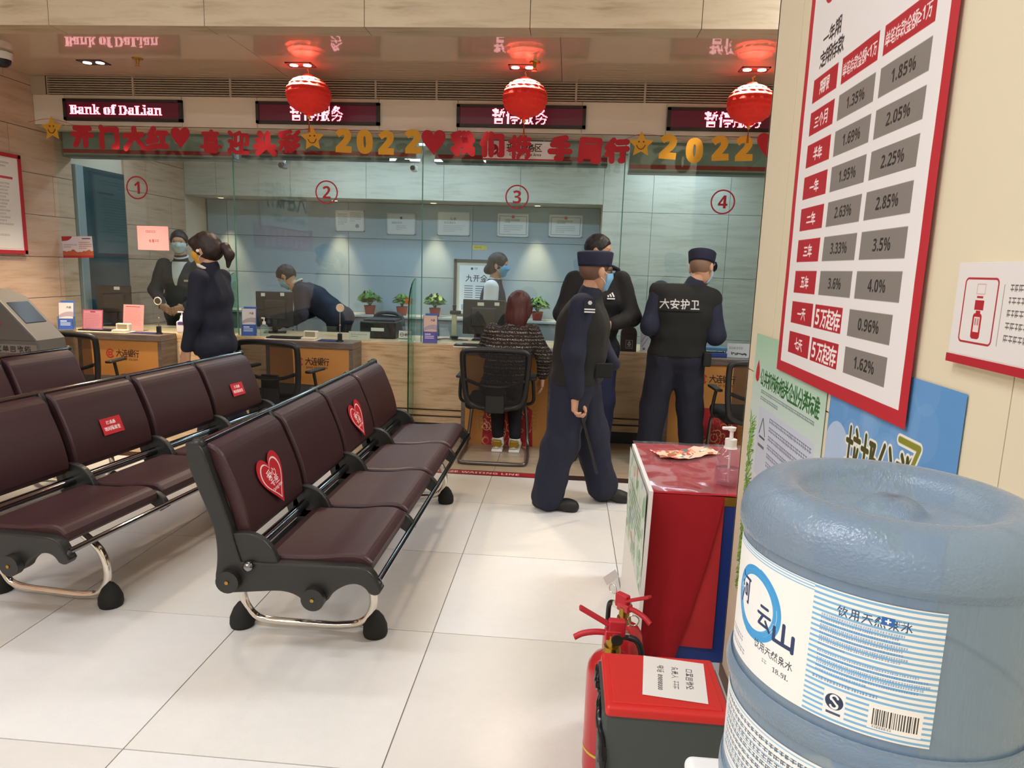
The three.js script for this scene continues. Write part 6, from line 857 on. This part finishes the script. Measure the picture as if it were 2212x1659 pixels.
// man in black hooded top
{
  const R = person('man in a black sports top standing behind the walking guard', [0.22, -5.45], { head: [0.215, 1.64, -5.45], neck: [0.22, 1.53, -5.46], shL: [0.4, 1.415, -5.46], shR: [0.04, 1.4, -5.46], elL: [0.5, 1.14, -5.42], wrL: [0.345, 1.09, -5.24], elR: [-0.04, 1.14, -5.42], wrR: [0.1, 1.04, -5.24], hipL: [0.3, 0.88, -5.46], hipR: [0.14, 0.88, -5.46], knL: [0.32, 0.47, -5.44], anL: [0.31, 0.09, -5.46], knR: [0.12, 0.47, -5.44], anR: [0.1, 0.09, -5.46] }, {
    yaw: 1.45, pitch: 0.2, hair: 'short', mask: 0x9ac0d8, trousers: { color: 0x1b2140, r: [0.105, 0.085, 0.075, 0.12], fold: 0.008 }, jacket: { name: 'sweatshirt', color: 0x151413, arm: 1.25, torso: { hr: 0.122, wr: 0.124, cr: 0.13, sr: 0.082 }, fold: 0.009, clip: (x, y, z) => 0.8 - y },
    feet: [[[0.31, 0.1, -5.46], [0.2, 0, 1], 0.27, 0], [[0.1, 0.1, -5.46], [-0.1, 0, 1], 0.27, 0]], hands: [[[0.325, 1.085, -5.22], [-1, -0.05, 0.35], [-0.2, -0.3, -1], [0, 1, 0.2], 0.4, 0.05, 0.4], [[0.12, 1.03, -5.22], [0.9, 0.1, 0.4], [0, -0.2, -1], [0, 1, 0.2], 0.4, 0.05, 0.4]] });
  const tp = torsoPrims(R.J, { hr: 0.122, wr: 0.124, cr: 0.13, sr: 0.082 }), bars = [[-0.022, 0.014], [-0.004, 0.024], [0.014, 0.036]].map(([x, h]) => new THREE.PlaneGeometry(0.011, h, 2, 3).applyMatrix4(new THREE.Matrix4().makeShear(0, 0, 0, 0, 0, 0)).rotateZ(0.5).translate(0.105 + x, 1.29 + h / 2, 0));
  part(R.t, 'chest_mark', [...bars.map((b) => snap(tp, b, 0.05, 1, 0.011)), snap(tp, new THREE.PlaneGeometry(0.06, 0.01, 4, 2).translate(0.105, 1.278, 0), 0.05, 1, 0.011)], std(0xe4e4e0, 0.8), 'small white slanted-bar chest mark');
}
// woman in navy suit walking left
{
  const z = -4.78, S = person('woman in a navy suit with ponytail and yellow mask walking by the counter', [-2.53, z], { head: [-2.572, 1.538, z], neck: [-2.548, 1.445, z], shL: [-2.54, 1.345, z + 0.165], shR: [-2.55, 1.345, z - 0.165], elL: [-2.575, 1.07, z + 0.205], wrL: [-2.635, 0.865, z + 0.19], elR: [-2.6, 1.07, z - 0.2], wrR: [-2.68, 0.87, z - 0.18], hipL: [-2.525, 0.87, z + 0.075], hipR: [-2.535, 0.87, z - 0.075], knL: [-2.4, 0.5, z + 0.08], anL: [-2.22, 0.13, z + 0.08], knR: [-2.62, 0.48, z - 0.08], anR: [-2.7, 0.09, z - 0.08] }, {
    yaw: -1.66, pitch: 0.14, hair: 'pony', hairColor: 0x2a1a14, mask: 0xd9a32e, trousers: { color: 0x16192a, r: [0.09, 0.072, 0.058, 0.112] }, jacket: { name: 'suit_jacket', color: 0x1a1c2c, arm: 1.02, torso: { hr: 0.125, wr: 0.108, cr: 0.116, sr: 0.07, collar: 0.62, neckR: 0.066 }, clip: (x, y, z) => 0.815 - y + 0.25 * (x - 0.1) * 0.3 },
    feet: [[[-2.22, 0.14, z + 0.08], [-1, 0, 0], 0.24, 0.03], [[-2.7, 0.1, z - 0.08], [-1, 0, 0], 0.24, 0]], shoeMat: std(0x141212, 0.4), hands: [[[-2.642, 0.845, z + 0.19], [-0.15, -1, 0], [0.2, 0, -1], [-1, 0.1, -0.2], 0.35, 0.05, 0.3], [[-2.69, 0.85, z - 0.18], [-0.15, -1, 0], [0.2, 0, 1], [-1, 0.1, 0.2], 0.35, 0.05, 0.3]] });
  part(S.t, 'shirt_collar', [new THREE.TorusGeometry(0.063, 0.012, 8, 28).rotateX(Math.PI / 2 - 0.35).rotateY(-1.6).translate(...sub([-2.566, 1.42, z], S.org))], std(0xe4ded4, 0.8)); part(S.t, 'hair_tie', S.hd(new THREE.TorusGeometry(0.023, 0.006, 6, 16).translate(0, 0.003, -0.128)), std(0x6a4a2a, 0.6)); part(S.t, 'earbud', S.hd(ball(0.012, 0.088, -0.004, 0.006, 10)), M.whitePlastic);
}
// seated woman in striped tweed
{
  const tweed = canvasTex(256, 256, (g, w, h) => { g.fillStyle = '#2a211d'; g.fillRect(0, 0, w, h); for (let k = 0; k < 8; k++) { const y = k * 32; for (let i = 0; i < 90; i++) { g.strokeStyle = k % 2 ? ['#ded4c4', '#c0aa98', '#f2e8da'][i % 3] : ['#a08876', '#cdbaa8', '#3a2c26'][i % 3]; g.lineWidth = 2.4; const x = rr(0, w), yy = y + rr(4, 18); g.beginPath(); g.moveTo(x, yy); g.lineTo(x + rr(3, 9), yy + rr(-4, 4)); g.stroke(); } for (let i = 0; i < 50; i++) { g.fillStyle = '#120e0d'; g.fillRect(rr(0, w), y + rr(20, 32), rr(4, 12), rr(2, 4)); } } });
  const tm = std(0xffffff, 0.95, 0, { map: tiled(tweed, 4.6, 4.6), bumpMap: tweed, bumpScale: 0.004 });
  const S = person('seated woman with auburn hair in a striped tweed jacket at window 3', [-0.48, -5.38], { head: [-0.375, 1.185, -5.44], neck: [-0.4, 1.08, -5.4], shL: [-0.58, 0.985, -5.37], shR: [-0.27, 0.995, -5.37], elL: [-0.65, 0.83, -5.5], wrL: [-0.56, 0.86, -5.68], elR: [-0.165, 0.81, -5.36], wrR: [-0.175, 0.66, -5.42], hipL: [-0.57, 0.555, -5.32], hipR: [-0.4, 0.555, -5.32], knL: [-0.56, 0.55, -5.56], anL: [-0.525, 0.13, -5.5], knR: [-0.4, 0.55, -5.56], anR: [-0.385, 0.13, -5.5] }, {
    yaw: 2.5, pitch: 0.08, hair: 'bob', hairColor: 0x4a1c14, mask: 0xe8e4e8, headScale: 0.97, trousers: { color: 0x15131a, r: [0.082, 0.066, 0.05, 0.1] }, jacket: { name: 'tweed_jacket', mat: tm, arm: 1.12, torso: { hr: 0.105, wr: 0.105, cr: 0.115, sr: 0.075 }, clip: (x, y, z) => 0.6 - y },
    hands: [[[-0.175, 0.645, -5.425], [0.0, -1, -0.25], [-1, 0, 0], [0, 0.2, -1], 0.3, 0.05, 0.3], [[-0.55, 0.858, -5.69], [0.5, -0.02, -0.6], [0, -1, 0], [0.8, 0, 0.6], 0.3, 0.06, 0.3]] });
  [[-0.525, -5.5], [-0.385, -5.5]].forEach(([x, z2]) => { const a = sub([x, 0.1, z2], S.org), g = shoeGeo(a, [0.05, 0, -1], 0.235, 0.012), s = part(S.t, 'shoe', g, std(0xe6ded0, 0.6), 'white and gold high-top sneaker'); part(s, 'gold_heel', [rbox(0.075, 0.06, 0.03, 0.012, a[0], 0.075, a[2] + 0.072), rbox(0.084, 0.018, 0.09, 0.008, a[0], 0.06, a[2] - 0.0)], std(0xa8862e, 0.35, 0.6)); part(s, 'sole', rbox(0.09, 0.024, 0.2, 0.01, a[0], 0.0125, a[2] - 0.02), M.whitePlastic); part(s, 'sock', cyl(0.042, 0.044, 0.05, a[0], 0.135, a[2]), std(0x121212, 0.9)); });
}
// staff behind the glass
{
  const legs = (x, z) => ({ hipL: [x + 0.09, 0.9, z], hipR: [x - 0.09, 0.9, z], knL: [x + 0.1, 0.48, z], anL: [x + 0.1, 0.09, z], knR: [x - 0.1, 0.48, z], anR: [x - 0.1, 0.09, z] }), ft = (x, z, d) => [[[x + 0.1, 0.1, z], d, 0.26, 0], [[x - 0.1, 0.1, z], d, 0.26, 0]];
  const A = person('male clerk in a dark grey suit standing behind window 1', [-4.0, -6.95], { head: [-4.01, 1.635, -6.93], neck: [-4.0, 1.525, -6.95], shL: [-3.82, 1.4, -6.95], shR: [-4.2, 1.4, -6.95], elL: [-3.74, 1.14, -6.9], wrL: [-3.85, 1.0, -6.74], elR: [-4.28, 1.14, -6.9], wrR: [-4.12, 1.0, -6.74], ...legs(-4.0, -6.95) }, { yaw: 0.35, pitch: 0.1, hair: 'short', mask: 0xbfd0d2, trousers: { color: 0x23262a }, jacket: { name: 'suit_jacket', color: 0x363c40, arm: 1.15, torso: { hr: 0.12, wr: 0.115, cr: 0.122, sr: 0.075 }, clip: (x, y, z) => 0.8 - y }, feet: ft(-4.0, -6.95, [0, 0, 1]), hands: [[[-3.87, 0.985, -6.72], [-0.8, -0.3, 0.4], [0, -0.3, -1], [0, 1, 0.2], 0.4], [[-4.1, 0.985, -6.72], [0.8, -0.3, 0.4], [0, -0.3, -1], [0, 1, 0.2], 0.4]] });
  { const tp = torsoPrims(A.J, { hr: 0.12, wr: 0.115, cr: 0.122, sr: 0.075 }), g = new THREE.PlaneGeometry(1, 1, 10, 16), p = g.attributes.position; for (let i = 0; i < p.count; i++) { const v = p.getY(i) + 0.5; p.setXY(i, p.getX(i) * 0.13 * (0.15 + v), 1.2 + v * 0.24); } const sh = part(A.t, 'shirt_front', snap(tp, g, 0.05, 1, 0.009), std(0xd8d8d2, 0.8, 0, { side: THREE.DoubleSide })); part(A.t, 'name_tag', snap(tp, new THREE.PlaneGeometry(0.07, 0.02, 3, 2).translate(0.12, 1.25, 0), 0.05, 1, 0.011), std(0xc9c2b0, 0.4)); part(A.t, 'shirt_collar', new THREE.TorusGeometry(0.062, 0.01, 8, 24).rotateX(Math.PI / 2 + 0.3).translate(...sub([-4.0, 1.49, -6.94], A.org)), std(0xdcdcd6, 0.8)); }
  const B = person('young male clerk in navy jacket bending over a monitor behind window 2', [-2.4, -6.85], { head: [-2.815, 1.325, -6.78], neck: [-2.72, 1.29, -6.8], shL: [-2.63, 1.2, -6.64], shR: [-2.66, 1.2, -6.97], elL: [-2.6, 0.97, -6.6], wrL: [-2.76, 0.87, -6.62], elR: [-2.66, 0.98, -7.0], wrR: [-2.8, 0.87, -6.9], hipL: [-2.3, 0.93, -6.76], hipR: [-2.3, 0.93, -6.94], knL: [-2.32, 0.48, -6.75], anL: [-2.25, 0.09, -6.75], knR: [-2.34, 0.48, -6.95], anR: [-2.3, 0.09, -6.95] }, { yaw: -1.75, pitch: 0.75, hair: 'short', mask: 0x7fb8cc, trousers: { color: 0x171a26 }, jacket: { name: 'jacket', color: 0x1b2236, arm: 1.15, torso: { hr: 0.12, wr: 0.115, cr: 0.122, sr: 0.078 }, clip: (x, y, z) => 0.82 - y }, feet: [[[-2.25, 0.1, -6.75], [-1, 0, 0], 0.26, 0], [[-2.3, 0.1, -6.95], [-1, 0, 0], 0.26, 0]], hands: [[[-2.775, 0.862, -6.62], [-1, -0.1, 0], [0, -1, 0], [0, 0, -1], 0.3], [[-2.815, 0.862, -6.9], [-1, -0.1, 0], [0, -1, 0], [0, 0, 1], 0.3]] });
  part(B.t, 'shirt_collar', new THREE.TorusGeometry(0.06, 0.01, 8, 24).rotateY(Math.PI / 2).rotateZ(-0.9).translate(...sub([-2.72, 1.27, -6.8], B.org)), std(0xcfc8b0, 0.8));
  const Cw = person('female clerk in dark vest and white blouse standing behind window 3', [-0.76, -7.0], { head: [-0.71, 1.505, -7.0], neck: [-0.745, 1.395, -7.0], shL: [-0.76, 1.29, -7.16], shR: [-0.76, 1.29, -6.84], elL: [-0.74, 1.06, -7.2], wrL: [-0.6, 1.0, -7.12], elR: [-0.78, 1.06, -6.8], wrR: [-0.62, 1.0, -6.86], ...legs(-0.76, -7.0) }, { yaw: 1.5, pitch: 0.05, hair: 'bun', mask: 0x5aa8d8, trousers: { color: 0x1a1c26 }, jacket: { name: 'blouse', color: 0xe4e6e8, arm: 1.15, torso: { hr: 0.11, wr: 0.1, cr: 0.11, sr: 0.066 }, clip: (x, y, z) => 0.85 - y }, feet: ft(-0.76, -7.0, [1, 0, 0]), hands: [[[-0.6, 0.998, -6.87], [1, -0.1, 0], [0, -1, 0], [0, 0, -1], 0.3], [[-0.58, 0.998, -7.12], [1, -0.1, 0], [0, -1, 0], [0, 0, 1], 0.3]] });
  part(Cw.t, 'vest', mesh3(grow(torsoPrims(Cw.J, { hr: 0.11, wr: 0.1, cr: 0.11, sr: 0.066 }), 0.009), { cell: 0.0105, k: 0.05, clip: (x, y, z) => Math.max(0.86 - y, y - 1.37, Math.abs(z) - 0.165) }), std(0x1b1e2c, 0.85), 'dark navy vest');
}
// ---------------------------------------------------------------- ceiling panels that light the hall and the staff side
function panelLight(name, label, x, y, z, w, d, color, power, glow, group) {
  const t = thing(name, label, 'ceiling light', [x, y, z], 0, group);
  part(t, 'frame', [box(w + 0.06, 0.02, 0.03, 0, 0, d / 2 + 0.015), box(w + 0.06, 0.02, 0.03, 0, 0, -d / 2 - 0.015), box(0.03, 0.02, d, w / 2 + 0.015, 0, 0), box(0.03, 0.02, d, -w / 2 - 0.015, 0, 0)], M.whitePlastic);
  part(t, 'diffuser', box(w, 0.008, d, 0, 0.004, 0), new THREE.MeshStandardMaterial({ color: 0xffffff, roughness: 0.8, emissive: color, emissiveIntensity: glow }));
  rectLight(x, y - 0.012, z, w, d, color, power, x, y - 1, z);
}
for (const [x, z, w] of [[-3.2, -2.9, 'over the bench nearest the stone wall'], [-1.2, -2.9, 'over the heart-sticker bench'], [-3.2, -0.3, 'beside the bank name sign'], [-1.2, -0.3, 'before the heart-sticker bench'], [-3.2, 2.3, 'at the rear by the stone wall'], [-1.2, 2.3, 'at the rear of the open floor']])
  panelLight('ceiling_light', 'white light panel in the hall ceiling ' + w, x, 3.588, z, 1.2, 0.3, LIGHT.hallColor, LIGHT.hall * (z < -2 ? 0.32 : 1.25), 3, 'hall ceiling panels');
for (const [x, z] of [[2.2, -3.6]])
  panelLight('ceiling_light', 'white light panel in the hall ceiling past the cream wall', x, 3.588, z, 1.2, 0.6, LIGHT.hallColor, LIGHT.hall, 3);
['beside the stone wall', 'over the bending clerk', 'over the female clerk', 'past the cream wall'].forEach((w, k) =>
  panelLight('staff_ceiling_light', 'long slim light panel in the low staff ceiling ' + w, -3.6 + k * 1.62, 2.768, -6.72, 1.5, 0.14, LIGHT.staffColor, LIGHT.staff * [0.45, 0.9, 1, 1.2][k], 4, 'staff ceiling panels'));
panelLight('staff_ceiling_light', 'short light panel washing the pale stone wall behind the guard', 1.15, 2.768, -7.75, 1.0, 0.14, LIGHT.staffColor, LIGHT.staff * 0.8, 4);
panelLight('staff_ceiling_light', 'short light panel in the staff ceiling in front of the niche', -1.9, 2.768, -7.6, 2.2, 0.14, LIGHT.staffColor, LIGHT.staff * 0.6, 4);
renderer.render(scene, camera);
